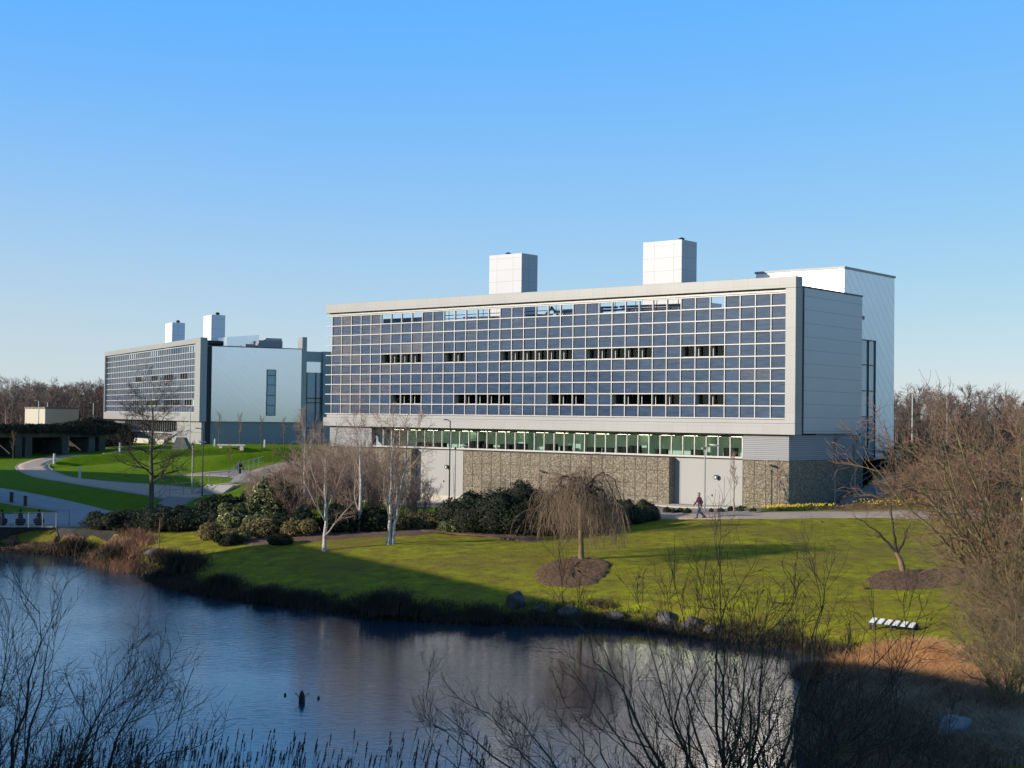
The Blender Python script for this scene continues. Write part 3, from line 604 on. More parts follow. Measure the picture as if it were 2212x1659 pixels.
# glazed strip and the room behind it
SP = (43.17-4.73)/37
for k in range(37):
    y0 = 4.73+SP*k
    mb = MB(); mb.box(.80, .82, y0+.03, y0+SP-.03, 6.95, 8.38); wn = part(mb, 'window', M['glass'])
    mb = MB(); mb.box(.74, .88, y0-.03, y0+.03, 6.94, 8.42); mb.build('window_frame', M['white_pole'], wn)
mb = MB(); mb.box(.74, .88, 43.14, 43.20, 6.94, 8.42); mb.box(.70, .95, 4.7, 43.2, 8.40, 8.50); part(mb, 'strip_head', M['dark_metal'])
mb = MB(); mb.box(4.2, 4.4, 4.5, 43.3, 6.0, 8.60); mb.box(1.0, 4.2, 4.5, 43.3, 6.0, 6.2); mb.box(1.0, 4.2, 4.5, 43.3, 8.52, 8.61); part(mb, 'ground_floor_room', M['room_green'])
rnd = random.Random(11); y = 6.2
while y < 38:
    wd = rnd.uniform(.7, 1.25)
    mb = MB(); mb.box(2.0+rnd.uniform(-.5, .6), 2.7, y, y+wd, 6.2, 7.42+rnd.uniform(-.15, .12)); part(mb, 'cabinet', M['screen'])
    y += wd + rnd.choice([.25, .6, 1.5, 2.2])
for k in range(18):
    y0 = 5.6+k*2.1; mb = MB(); mb.bar((2.6, y0, 8.40), (2.6, y0+1.25, 8.40), .035); part(mb, 'tube_light', M['tube'])
mb = MB()
for y0 in (9.0, 14.8, 21.5, 27.4, 33.0): mb.box(3.2, 4.19, y0, y0+.8, 6.2, 8.3)
part(mb, 'room_pillars', M['room_green'])
# doors, door seams and wall lights
for (u0, u1) in ((6.3, 7.5), (33.5, 34.8)):
    mb = MB(); mb.box(.835, .857, u0, u1, 2.9, 5.4); d = part(mb, 'door', M['grey_panel'])
    mb = MB(); mb.box(.78, .834, u1-.2, u1-.12, 3.9, 4.05); mb.build('handle', M['dark_metal'], d)
for (u, z) in ((6.9, 5.35), (34.2, 5.25)):
    mb = MB(); mb.bar((.86, u, z), (.58, u, z), .15, 14, .18); L_ = part(mb, 'wall_light', M['dark_metal'])
    mb = MB(); mb.bar((.579, u, z-.02), (.54, u, z-.02), .10, 12, .07); mb.build('lens', M['cone_white'], L_)
# roof stacks
for (u0, zt) in ((29.57, 24.06), (12.95, 24.06)):
    mb = MB(); mb.box(5.0, 7.23, u0, u0+3.74, 17.9, zt); s = part(mb, 'chimney_stack', M['stack'])
    mb = MB(); mb.lathe([(.22, 0), (.22, .16), (.3, .18), (.05, .30)], (5.9, u0+(2.3 if u0 > 20 else .6), zt), 12); mb.build('vent_cap', M['dark_metal'], s)
# roof plant seen through the open top row
mb = MB(); rnd = random.Random(3)
for z in (18.25, 18.55): mb.bar((1.6, 9, z), (1.6, 37, z), .03)
for k in range(15): mb.bar((1.6, 9+k*2, 17.9), (1.6, 9+k*2, 18.9), .03)
for (a, b_, w_, z) in ((9, 17, 2.6, 18.35), (9.5, 17.5, 3.0, 18.6), (17, 24, 2.6, 18.4), (18, 22, 3.3, 18.7), (24.5, 30, 3.0, 18.3), (28, 34, 2.4, 18.25)): mb.bar((w_, a, z), (w_, b_, z+.1), .09, 8)
mb.bar((2.2, 8.8, 17.95), (2.2, 10.6, 18.9), .08); mb.bar((2.2, 23.0, 17.95), (2.2, 24.0, 18.9), .09); mb.bar((2.2, 25.0, 17.95), (2.4, 24.0, 18.9), .09)
part(mb, 'roof_pipes', M['steel'])
for (a, b_, w0, z) in ((9.5, 13.5, 4, 18.75), (14.0, 17.6, 4, 18.55), (20.3, 21.3, 3, 18.9), (22.5, 23.4, 3, 18.7), (28.8, 34.0, 5.5, 18.25), (39.0, 44.6, 3, 18.66)):
    mb = MB(); mb.box(w0, w0+1.5, a, b_, 17.903, z); part(mb, 'roof_unit', M['body'])
# external stair at the tower side
mb = MB()
for k in range(16): mb.box(7.0+k*.80, 7.81+k*.80, -2.4, .40, 2.6+k*.19, 3.45+k*.2)
ST = thing('entrance_steps', 'grey concrete steps climbing beside the shaded side wall of the nearest building', 'steps', (MO[0], MO[1], 0), MA)
mb.build('treads', M['tread'], ST)
mb = MB()
for s in (-2.5, .3):
    for zz in (.55, 1.0): mb.bar((7.0, s, 3.45+zz), (19.6, s, 6.5+zz), .03)
    for k in range(7): mb.bar((7.1+k*2.05, s, 3.4+k*.5), (7.1+k*2.05, s, 4.5+k*.49), .03)
mb.build('handrail', M['steel'], ST)
mb = MB(); mb.box(-.55, .55, -.4, .4, 0, 2.5); 
KS = thing('service_kiosk', 'small blue grey kiosk with flat dark cap standing at the foot of the white tower', 'kiosk', (*bld(MO, MA, 19.2, 1.2), 4.9), MA)
mb.build('cabin', M['zinc_far'], KS); mb = MB(); mb.box(-.7, .7, -.55, .55, 2.503, 2.62); mb.build('roof', M['dark_metal'], KS)
mb = MB(); mb.bar((.2, 0, 2.62), (.2, 0, 3.0), .12, 8, .2); mb.build('vent_cap', M['dark_metal'], KS)

# ---------------------------------------------------------------- far building
FAR = thing('science_building', 'smaller looking far building with solar panel facade, wide white side wall and narrow stair window', 'building', (FO[0], FO[1], 0), FA)
FL = 60.4; FN = 44; fg0, fgz, FRH = 2.75, 9.78, .977; FP = 57.2/FN
def fp(mb, name, mat, **k): return mb.build(name, mat, FAR, **k)
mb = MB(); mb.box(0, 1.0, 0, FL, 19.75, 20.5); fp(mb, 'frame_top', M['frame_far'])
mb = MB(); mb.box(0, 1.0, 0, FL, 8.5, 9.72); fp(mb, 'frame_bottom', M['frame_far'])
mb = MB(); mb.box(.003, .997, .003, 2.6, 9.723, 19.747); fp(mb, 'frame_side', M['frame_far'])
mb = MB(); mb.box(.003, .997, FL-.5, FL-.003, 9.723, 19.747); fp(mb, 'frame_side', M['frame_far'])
mb = MB()
for i in range(FN+1): mb.box(.38, .55, fg0+i*FP-.045, fg0+i*FP+.045, fgz, fgz+10*FRH)
for j in range(11): mb.box(.34, .58, 2.62, FL-.5, fgz+j*FRH-.06, fgz+j*FRH+.06)
fp(mb, 'mullion_grid', M['mullion'])
fopen = {9: [(3, 8), (12, 18), (25, 31), (40, 45)], 5: [(8, 13), (17, 21), (25, 30), (36, 40)], 1: [(5, 10), (13, 21), (25, 32), (37, 41)]}
fo_cells = {j: set(k for a, b_ in L for k in range(int((a-2.75)/FP)+(0 if a > 3 else 0), int((b_-2.75)/FP))) for j, L in fopen.items()}
rnd = random.Random(8); bulk = MB(); bt = []; wi = []
for i in range(FN):
    for j in range(10):
        if i in fo_cells.get(j, ()):
            if j != 9: wi.append((i, j))
            continue
        y0 = fg0+i*FP; z0 = fgz+j*FRH; bulk.box(.46, .49, y0+.045, y0+FP-.045, z0+.06, z0+FRH-.06); bt += [min(1, .25+rnd.random()*.35)]*8
o = fp(bulk, 'solar_panels', M['pv_far']); add_tint(o, bt); tag(o, kind='stuff')
for i, j in wi:
    y0 = fg0+i*FP; z0 = fgz+j*FRH; mb = MB(); mb.box(.52, .54, y0+.05, y0+FP-.05, z0+.06, z0+FRH-.06)
    fp(mb, 'window', M['screen'] if i > 1 else M['room_green'])
mb = MB(); mb.box(.75, .9, .6, FL-.5, 8.6, 19.0-.25); fp(mb, 'inner_wall', M['dark_room'])
mb = MB(); mb.box(.9, 15.3, .6, FL-.4, 8.6, 18.7); fp(mb, 'rear_block', M['body'])
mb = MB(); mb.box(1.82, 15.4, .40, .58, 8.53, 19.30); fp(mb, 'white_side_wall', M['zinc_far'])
mb = MB(); mb.box(1.75, 15.45, .36, .70, 19.303, 19.42); fp(mb, 'parapet_cap', M['dark_metal'])
mb = MB(); mb.box(1.003, 1.817, .55, .75, 5.0, 19.3); fp(mb, 'side_joint', M['dark_metal'])
mb = MB(); mb.box(10.1, 11.4, .34, .397, 9.44, 16.2); wn = fp(mb, 'stair_window', M['glass_blue'])
mb = MB()
for z in (9.44, 10.9, 12.4, 13.9, 15.3, 16.13): mb.box(10.1, 11.4, .28, .337, z, z+.07)
for a in (10.04, 11.36): mb.box(a, a+.07, .28, .345, 9.44, 16.2)
mb.build('window_frame', M['dark_metal'], wn)
mb = MB(); mb.box(15.42, 16.15, .3, 2.2, 4.5, 21.15); fp(mb, 'corner_fin', M['frame_far'])
mb = MB(); mb.box(1.82, 15.4, .62, 3.0, 3.5, 8.50); fp(mb, 'base_side_wall', M['louvre'])
mb = MB(); mb.box(.5, 1.8, .62, 3.2, 6.9, 8.48); mb.box(.5, 1.8, .62, 16.0, 3.5, 6.87); mb.box(.5, 1.8, 3.2, 13.5, 6.90, 8.48); fp(mb, 'base_wall', M['grey_panel'])
for k in range(26):
    y0 = 13.7+k*1.3; mb = MB(); mb.box(.9, .94, y0+.05, y0+1.25, 6.7, 8.45); fp(mb, 'window', M['screen'])
mb = MB()
for k in range(27): mb.box(.78, .9, 13.66+k*1.3, 13.74+k*1.3, 6.6, 8.47)
mb.box(.6, .96, 13.5, 48, 6.5, 6.69); fp(mb, 'window_posts', M['mullion'])
mb = MB(); mb.box(1.0, 1.8, 13.5, 56, 3.0, 8.45); fp(mb, 'base_back_wall', M['concrete_old'])
for (u0, du, zt) in ((33.85, 4.2, 24.66), (11.67, 4.15, 24.66)):
    mb = MB(); mb.box(5.0, 7.15, u0, u0+du, 18.7, zt); s = fp(mb, 'chimney_stack', M['stack'])
    mb = MB(); mb.lathe([(.3, 0), (.3, .3), (.42, .32), (.1, .5)], (6.3, u0+1.2, zt), 10); mb.build('vent_cap', M['dark_metal'], s)
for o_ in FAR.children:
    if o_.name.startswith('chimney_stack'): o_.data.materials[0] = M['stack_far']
mb = MB(); mb.add([(6.0, 7, 18.7), (11.0, 7, 18.7), (11.0, 7, 21.6), (6.0, 7, 21.1), (6, 12, 18.7), (11, 12, 18.7), (11, 12, 21.6), (6, 12, 21.1)], [(0, 1, 2, 3), (1, 5, 6, 2), (4, 7, 6, 5), (0, 3, 7, 4), (3, 2, 6, 7)]); fp(mb, 'plant_screen', M['zinc_far'])
for (a, b_, u, z) in ((7.3, 8.8, 2, 19.9), (9.2, 12.6, 2.2, 20.05), (10.3, 14.0, 5, 20.7), (2.0, 4.4, 5, 20.4)):
    mb = MB(); mb.box(a, b_, u, u+1.5, 18.7, z); fp(mb, 'roof_unit', M['louvre'])
mb = MB(); mb.bar((2.0, 3, 19.9), (4.2, 3, 19.9), .35, 10); fp(mb, 'roof_duct', M['dark_metal'])
mb = MB(); mb.box(12.7, 15.3, 9, 10, 18.7, 21.3); fp(mb, 'rear_screen', M['concrete'])
# link block to the right
mb = MB(); mb.box(16.2, 23.5, 12, 16, 3.5, 16.3); fp(mb, 'link_glazing', M['glass_blue'])
mb = MB(); mb.box(16.2, 23.5, 11.9, 16, 16.303, 18.0); fp(mb, 'link_wall', M['zinc_far'])
mb = MB(); mb.box(16.2, 24, 11.7, 16, 18.003, 19.6); mb.box(23.0, 24.6, 11.3, 13, 3.5, 19.65); fp(mb, 'link_frame', M['frame_far'])
mb = MB()
for a in (17.5, 19, 20.5, 22): mb.box(a, a+.1, 11.85, 11.99, 3.6, 16.3)
for z in (7.5, 11.5, 12.2): mb.box(16.2, 23, 11.84, 11.98, z, z+.12)
fp(mb, 'link_mullions', M['dark_metal'])

# ---------------------------------------------------------------- bare branches
def nrm(a): return a/(np.linalg.norm(a, axis=-1, keepdims=True)+1e-9)
def tubes(P, Rr, sides):
    """P (N,K,3), Rr (N,K): tapered tubes; sides==2 gives crossed slivers replaced by 3-sided tubes"""
    N, K, _ = P.shape; T = np.empty_like(P); T[:, 1:-1] = P[:, 2:]-P[:, :-2]; T[:, 0] = P[:, 1]-P[:, 0]; T[:, -1] = P[:, -1]-P[:, -2]; T = nrm(T)
    ref = np.where(np.abs(T[:, :1, 2:3]) > .8, np.array([1., 0, 0]), np.array([0, 0, 1.])); ref = np.broadcast_to(ref, T.shape)
    U = nrm(np.cross(T, ref)); V = np.cross(T, U)
    a = np.arange(sides)*2*np.pi/sides
    ring = U[:, :, None]*np.cos(a)[None, None, :, None] + V[:, :, None]*np.sin(a)[None, None, :, None]
    verts = (P[:, :, None]+ring*Rr[:, :, None, None]).reshape(-1, 3)
    id_ = np.arange(N*K*sides).reshape(N, K, sides); nx2 = np.roll(id_, -1, axis=2)
    F = np.stack([id_[:, :-1], nx2[:, :-1], nx2[:, 1:], id_[:, 1:]], -1).reshape(-1, 4)
    return verts, F
class Tree:
    def __init__(s, seed): s.g = np.random.default_rng(seed); s.lv = []
    def trunk(s, pts, r0, r1, K=12, wob=.0):
        pts = np.asarray(pts, float)
        if pts.ndim == 2: pts = pts[None]
        out = []
        for p in pts:
            d = np.concatenate([[0], np.cumsum(np.linalg.norm(np.diff(p, axis=0), axis=1))]); t = np.linspace(0, d[-1], K)
            q = np.stack([np.interp(t, d, p[:, k]) for k in range(3)], 1)
            if len(p) > 2: q[1:-1] = (q[:-2]+2*q[1:-1]+q[2:])/4
            q[1:] += s.g.standard_normal((K-1, 3))*wob; out.append(q)
        P = np.array(out); Rr = np.linspace(r0, r1, K)[None].repeat(len(P), 0)
        if np.ndim(r0) == 0: Rr[:, 0] *= 1.25
        s.lv.append((P, Rr)); return s
    def grow(s, n, L, ang, t=(.2, 1), K=5, wob=.12, up=.05, rr=.6, rmin=.004, taper=.35, Lfall=.5, azim=None, src=-1, tip=False, spread=0.0):
        P, Rr = s.lv[src]; N, Kp, _ = P.shape; g = s.g
        tt = (np.tile(np.arange(n), N)+g.random(N*n))/n; tt = t[0]+(t[1]-t[0])*tt; pi_ = np.repeat(np.arange(N), n)
        f = tt*(Kp-1); i = np.minimum(f.astype(int), Kp-2); fr = (f-i)[:, None]
        st = P[pi_, i]*(1-fr)+P[pi_, i+1]*fr; T = nrm(P[pi_, i+1]-P[pi_, i]); r = Rr[pi_, i]*(1-fr[:, 0])+Rr[pi_, i+1]*fr[:, 0]
        rand = g.standard_normal((N*n, 3)); rand[:, 2] += spread
        perp = nrm(rand-(rand*T).sum(1, keepdims=True)*T)
        an = np.radians(g.uniform(ang[0], ang[1], N*n))[:, None]; d = nrm(np.cos(an)*T+np.sin(an)*perp)
        L_ = g.uniform(L[0], L[1], N*n)*(1-Lfall*tt); stp = (L_/(K-1))[:, None]
        Q = np.empty((N*n, K, 3)); Q[:, 0] = st
        for k in range(1, K):
            d = nrm(d+g.standard_normal((N*n, 3))*wob+np.array([0, 0, up])); Q[:, k] = Q[:, k-1]+d*stp
        r0 = np.maximum(r*rr, rmin); Rn = r0[:, None]*np.linspace(1, taper, K)[None]
        s.lv.append((Q, np.maximum(Rn, rmin*.6))); return s
    def mesh(s, a, b_, sides):
        V = []; Fs = []; o = 0
        for k, (P, Rr) in enumerate(s.lv[a:b_]):
            v, f = tubes(P, Rr, sides[k] if isinstance(sides, (list, tuple)) else sides); V.append(v); Fs.append(f+o); o += len(v)
        return np.vstack(V), np.vstack(Fs)
def bare_tree(name, label, cat, loc, tree, mats, split=1, group=None, sides=(8, 5, 4, 3, 3, 3), rotz=0, scale=1.0):
    t = thing(name, label, cat, loc, rotz, group); t.scale = (scale,)*3
    v, f = tree.mesh(0, split, sides[:split]); meshobj('trunk', v, f, mats[0], t, smooth=True)
    if len(mats) == 3:
        v, f = tree.mesh(split, split+1, sides[split:split+1]); meshobj('limbs', v, f, mats[1], t, smooth=True)
        v, f = tree.mesh(split+1, len(tree.lv), sides[split+1:]); meshobj('crown', v, f, mats[2], t)
    else:
        v, f = tree.mesh(split, len(tree.lv), sides[split:]); meshobj('crown', v, f, mats[1], t)
    return t

# tall alder by the terrace
p = onz(325, 1118, 1.6); a = Tree(21)
a.trunk([(0, 0, -.3), (.05, 0, 2.7), (-.1, .1, 5.2), (.1, 0, 7.4), (-.2, 0, 9.7)], .25, .012, K=18)
a.grow(34, (3.6, 4.9), (55, 84), t=(.26, .99), K=8, wob=.13, up=.04, rr=.36, Lfall=.58).grow(8, (1.0, 2.1), (25, 60), K=5, wob=.2, up=.05, rr=.5, rmin=.011).grow(6, (.35, .8), (25, 60), K=4, wob=.25, rr=.6, rmin=.008).grow(3, (.15, .35), (30, 70), K=3, wob=.2, rr=.7, rmin=.007)
bare_tree('alder_tree', 'tall bare alder with level spreading limbs rising behind the dark plaza hedge', 'tree', p, a, [M['bark'], M['bark_dark']])
# birches
def birch(label, px, py, h, seed, twin, spread=1.0, up=.10, twigs=1.0):
    p = spot(px, py); a = Tree(seed)
    tr = [[(0, 0, -.2), (.1, 0, h*.3), (.15*twin, 0, h*.6), (.35*twin, .1, h*.95)]]
    if twin: tr.append([(.25, .1, -.2), (.45, .1, h*.25), (.9, .2, h*.55), (1.2, .2, h*.88)])
    a.trunk(tr, .135, .008, K=12, wob=.03)
    a.grow(9, (2.6*spread, 3.8*spread), (26, 46), t=(.16, .9), K=8, wob=.09, up=up, rr=.5, Lfall=.45)
    a.grow(7, (.9, 1.7), (20, 45), K=6, wob=.13, up=.06, rr=.5, rmin=.010).grow(int(8*twigs), (.5, 1.0), (20, 50), K=5, wob=.16, up=-.04, rr=.6, rmin=.0065).grow(2, (.2, .5), (20, 60), K=3, wob=.2, up=-.1, rr=.7, rmin=.0055)
    return bare_tree('birch_tree', label, 'tree', p, a, [M['birch'], M['birch_limb'], M['birch_twig']], group='white stemmed birches by the lawn')
birch('white birch forking low, nearest the water on the shaded lawn edge', 700, 1190, 6.6, 31, 0, 1.15)
birch('twin stemmed white birch at the tip of the lawn shadow', 838, 1176, 7.9, 32, 1)
birch('slender birch rising from the shrubs between the two front birches', 775, 1150, 7.6, 33, 0, .9, .16)
birch('birch set back in the brown thicket left of the front birches', 655, 1140, 7.0, 34, 0, .9, .16)
# weeping tree
p = spot(1256, 1211); a = Tree(41); g = a.g
a.trunk([(0, 0, -.2), (-.05, 0, 1.6), (-.12, 0, 2.6), (-.1, 0, 3.5)], .17, .09, K=8)
L0 = []
for k in range(17):
    az = k*2.4+g.uniform(-.3, .3); rad = g.uniform(1.3, 2.45); hz = g.uniform(2.6, 3.5); top = g.uniform(3.9, 5.1)
    c, s_ = math.cos(az), math.sin(az)
    L0.append([(-.1, 0, hz), (c*rad*.3, s_*rad*.3, hz+(top-hz)*.75), (c*rad*.6, s_*rad*.6, top), (c*rad*.9, s_*rad*.9, top*.80), (c*rad, s_*rad, top*.62)])
b2 = Tree(42); b2.lv = []; b2.trunk(np.array(L0), .06, .018, K=11, wob=.07)
b2.grow(8, (.8, 1.5), (20, 60), t=(.15, 1), K=6, wob=.16, up=-.05, rr=.5, rmin=.012, Lfall=.2)
b2.grow(4, (.7, 2.5), (30, 80), t=(.25, 1), K=8, wob=.11, up=-.40, rr=.5, rmin=.009, Lfall=.1)
b2.grow(5, (.3, 1.1), (12, 45), t=(.25, .95), K=4, wob=.12, up=-.30, rr=.6, rmin=.0065, Lfall=.2)
save = b2.lv; b2.lv = save[:1]; b2.grow(7, (.5, 1.3), (20, 60), t=(.2, .8), K=5, wob=.2, up=.06, rr=.4, rmin=.010).grow(5, (.25, .6), (25, 60), K=4, wob=.2, up=.02, rr=.6, rmin=.0075); b2.lv = save+b2.lv[1:]
for (P, Rr) in b2.lv: P[:, :, 2] = np.maximum(P[:, :, 2], .62)
wt = thing('weeping_tree', 'bare umbrella shaped weeping tree hanging over a mulch ring on the lawn', 'tree', p)
v, f = a.mesh(0, 1, 10); meshobj('trunk', v, f, M['bark_tan'], wt, smooth=True)
v, f = b2.mesh(0, 1, 5); meshobj('limbs', v, f, M['bark_dark'], wt, smooth=True)
v, f = b2.mesh(1, len(b2.lv), 3); meshobj('hanging_twigs', v, f, M['weep'], wt)
# crooked little tree on the right lawn
p = spot(1952, 1238); a = Tree(51)
def rel(px, py, D=p[1]): q = onD(px, py, D)-p; return (q[0], q[1], q[2])
a.trunk([(0, 0, -.2), (-.12, 0, .6), rel(1935, 1192)], .19, .10, K=6)
b2 = Tree(52); b2.trunk(np.array([[rel(1936, 1193), rel(1905, 1158), rel(1872, 1133), rel(1845, 1115)], [rel(1937, 1193), rel(1931, 1160), rel(1926, 1110), rel(1922, 1065)], [rel(1937, 1196), rel(1950, 1175), rel(1958, 1150), rel(1966, 1130)]]), .085, .02, K=10, wob=.03)
b2.grow(6, (.9, 1.7), (30, 65), t=(.25, 1), K=7, wob=.2, up=.03, rr=.5, rmin=.012).grow(5, (.4, .9), (25, 60), K=5, wob=.2, rr=.6, rmin=.008).grow(4, (.2, .45), (30, 60), K=4, wob=.2, rr=.7, rmin=.006)
ct = thing('crooked_tree', 'small leaning bare tree with a crooked left limb on the sunlit lawn', 'tree', p)
v, f = a.mesh(0, 1, 8); meshobj('trunk', v, f, M['bark_tan'], ct, smooth=True)
v, f = b2.mesh(0, 1, 6); meshobj('limbs', v, f, M['bark_dark'], ct, smooth=True); v, f = b2.mesh(1, 4, 3); meshobj('twigs', v, f, M['twig_brown'], ct)

# multi stemmed shrubs and thickets
def shrub_tree(seed, h, rad, stems, mats, lean=(0, 0), dens=1.0, up=.07, r0=.09, rm=.008, n2=9, n3=8, n4=3):
    a = Tree(seed); g = a.g; L = []
    for k in range(stems):
        az = k*2*math.pi/stems+g.uniform(-.4, .4); rr_ = rad*g.uniform(.35, 1.0); hh = h*g.uniform(.7, 1.0)*(1-.22*rr_/rad); c, s_ = math.cos(az), math.sin(az)
        ox, oy = c*.35, s_*.35
        L.append([(ox, oy, -.3), (ox+c*rr_*.22+lean[0]*.2, oy+s_*rr_*.22+lean[1]*.2, hh*.33), (ox+c*rr_*.6+lean[0]*.6, oy+s_*rr_*.6+lean[1]*.6, hh*.7), (c*rr_+lean[0], s_*rr_+lean[1], hh)])
    a.trunk(np.array(L), r0, r0*.06, K=11, wob=.05*h/5)
    a.grow(int(n2*dens), (h*.20, h*.40), (22, 50), t=(.18, 1), K=7, wob=.10, up=up, rr=.5, rmin=rm*1.8)
    a.grow(int(n3*dens), (h*.09, h*.19), (22, 52), K=5, wob=.13, up=up, rr=.55, rmin=rm*1.2)
    if n4: a.grow(n4, (h*.05, h*.10), (22, 55), K=4, wob=.14, up=up*.5, rr=.7, rmin=rm)
    return a
def place_shrub(name, label, cat, loc, a, mats, group=None, rotz=0, scale=1):
    t = thing(name, label, cat, loc, rotz, group); t.scale = (scale,)*3 if np.ndim(scale) == 0 else scale
    v, f = a.mesh(0, 1, 6); meshobj('stems', v, f, mats[0], t, smooth=True)
    if len(mats) > 2 and len(a.lv) > 3:
        v, f = a.mesh(1, 2, 4); meshobj('branches', v, f, mats[1], t, smooth=True); v, f = a.mesh(2, len(a.lv), 3); meshobj('twigs', v, f, mats[2], t)
    else: v, f = a.mesh(1, len(a.lv), 3); meshobj('twigs', v, f, mats[-1], t)
    return t
# foreground shrubs against the water
fgR = place_shrub('willow_shrub', 'big dark bare willow shrub fanning up before the water, right of centre', 'shrub', (4.05, 25.0, h1(4.05, 25.0)), shrub_tree(61, 6.5, 3.4, 18, None, dens=1.0, r0=.05, rm=.004, up=.10, n2=7, n3=6, n4=3), [M['bark'], M['bark_dark'], M['bark_dark']])
fgR2 = place_shrub('willow_shrub', 'low dark bare shrub arching left over the water at the bottom edge', 'shrub', (2.6, 24.0, h1(2.6, 24.0)), shrub_tree(62, 4.3, 3.8, 15, None, lean=(-1.4, .3), r0=.045, rm=.004, up=.12, n2=8, n3=6, n4=3), [M['bark_dark'], M['bark_dark'], M['bark_dark']])
fgR3 = place_shrub('willow_shrub', 'dark tangle of bare stems in the bottom right before the pond corner', 'shrub', (5.5, 25.0, h1(5.5, 25.0)), shrub_tree(63, 4.4, 2.4, 10, None, r0=.045, rm=.004, up=.08), [M['bark_dark'], M['bark_dark'], M['bark_dark']])
fgL = place_shrub('willow_shrub', 'bare dark shrub reaching up from the bottom left corner over the water', 'shrub', (-8.3, 22.0, h1(-8.3, 22.0)), shrub_tree(64, 6.0, 3.1, 22, None, lean=(.2, .2), r0=.06, rm=.0042, up=.10), [M['bark_dark'], M['bark_dark'], M['bark_dark']])
# large right-hand tree mass
big = shrub_tree(71, 9.8, 5.4, 20, None, lean=(-.7, 0), r0=.12, rm=.009, up=.04, n2=11, n3=8, n4=3)
BT = place_shrub('hazel_tree', 'big many stemmed bare tree with reddish twigs filling the right edge', 'tree', (19.0, 52.0, h1(19.0, 52.0)), big, [M['bark_olive'], M['bark_olive'], M['twig_red']])
mid = shrub_tree(72, 6.4, 4.0, 13, None, r0=.07, rm=.008, up=.03, n2=10, n3=9, n4=4)
spots_ = [((22.0, 61), 0.3, 1.25, 'reddish bare thicket behind the big right hand tree'), ((16.2, 45.5), 1.9, .68, 'low brown tangle below the bench on the right bank'),
          ((18.0, 48.0), 2.9, .88, 'brown arching shrub at the right edge beside the golden grass'), ((14.4, 40.5), 4.2, .58, 'olive stemmed tangle above the pale boulder in the corner')]
MS = None
for (x, y), rz_, sc, lab in spots_:
    if MS is None: MS = place_shrub('bare_shrub', lab, 'shrub', (x, y, h1(x, y)), mid, [M['bark_olive'], M['bark_olive'], M['twig_brown']], 'bare shrubs on the right bank', rz_, sc)
    else: dup(MS, (x, y, h1(x, y)), rz_, lab, sc)
# shrubs on the slope right of the main building
red = shrub_tree(73, 4.2, 3.0, 11, None, r0=.05, rm=.011, up=.04, n2=9, n3=8, n4=3)
RS = None
for px, py, sc, lab in [(2010, 1092, .85, 'reddish bare shrub behind the yellow flowers on the slope'), (2085, 1082, 1.1, 'reddish bare shrub behind the first traffic cone'), (1940, 1084, .62, 'low bare shrub beside the pale birch by the steps'),
                        (2170, 1078, 1.3, 'tall reddish shrub at the right edge behind the cones'), (2040, 1050, 1.15, 'brown bare shrub higher on the slope below the wood'), (2130, 1035, 1.4, 'tall bare shrub on top of the slope before the wood'), (1975, 1040, 1.0, 'bare shrub beside the white tower at the slope top')]:
    q = spot(px, py)
    if RS is None: RS = place_shrub('bare_shrub', lab, 'shrub', q, red, [M['bark'], M['twig_red']], 'bare shrubs on the slope', 0, sc)
    else: dup(RS, q, px*.7, lab, sc)
# brown thicket behind the birches
th = shrub_tree(74, 5.0, 2.6, 14, None, r0=.045, rm=.0095, up=.09, n2=9, n3=8, n4=3); TS = None
for px, py, sc, lab in [(640, 1140, 1.0, 'brown bare thicket left of the birches'), (720, 1138, 1.05, 'brown bare thicket behind the low forking birch'), (790, 1132, .95, 'brown bare thicket between the front birches'), (868, 1122, .72, 'low brown thicket right of the twin birch'),
                        (690, 1100, 1.1, 'brown thicket against the left end of the nearest building'), (600, 1115, .8, 'brown thicket below the stepped path'), (752, 1118, 1.15, 'tall brown thicket behind the slender middle birch'), (828, 1112, 1.0, 'brown thicket in front of the left gabion wall'), (575, 1135, .75, 'brown thicket beside the tall pale green shrub'), (905, 1128, .6, 'low brown thicket before the grey door wall')]:
    q = spot(px, py)
    if TS is None: TS = place_shrub('bare_shrub', lab, 'shrub', q, th, [M['bark'], M['birch_twig']], 'brown thickets behind the birches', 0, sc)
    else: dup(TS, q, px*.9, lab, sc)

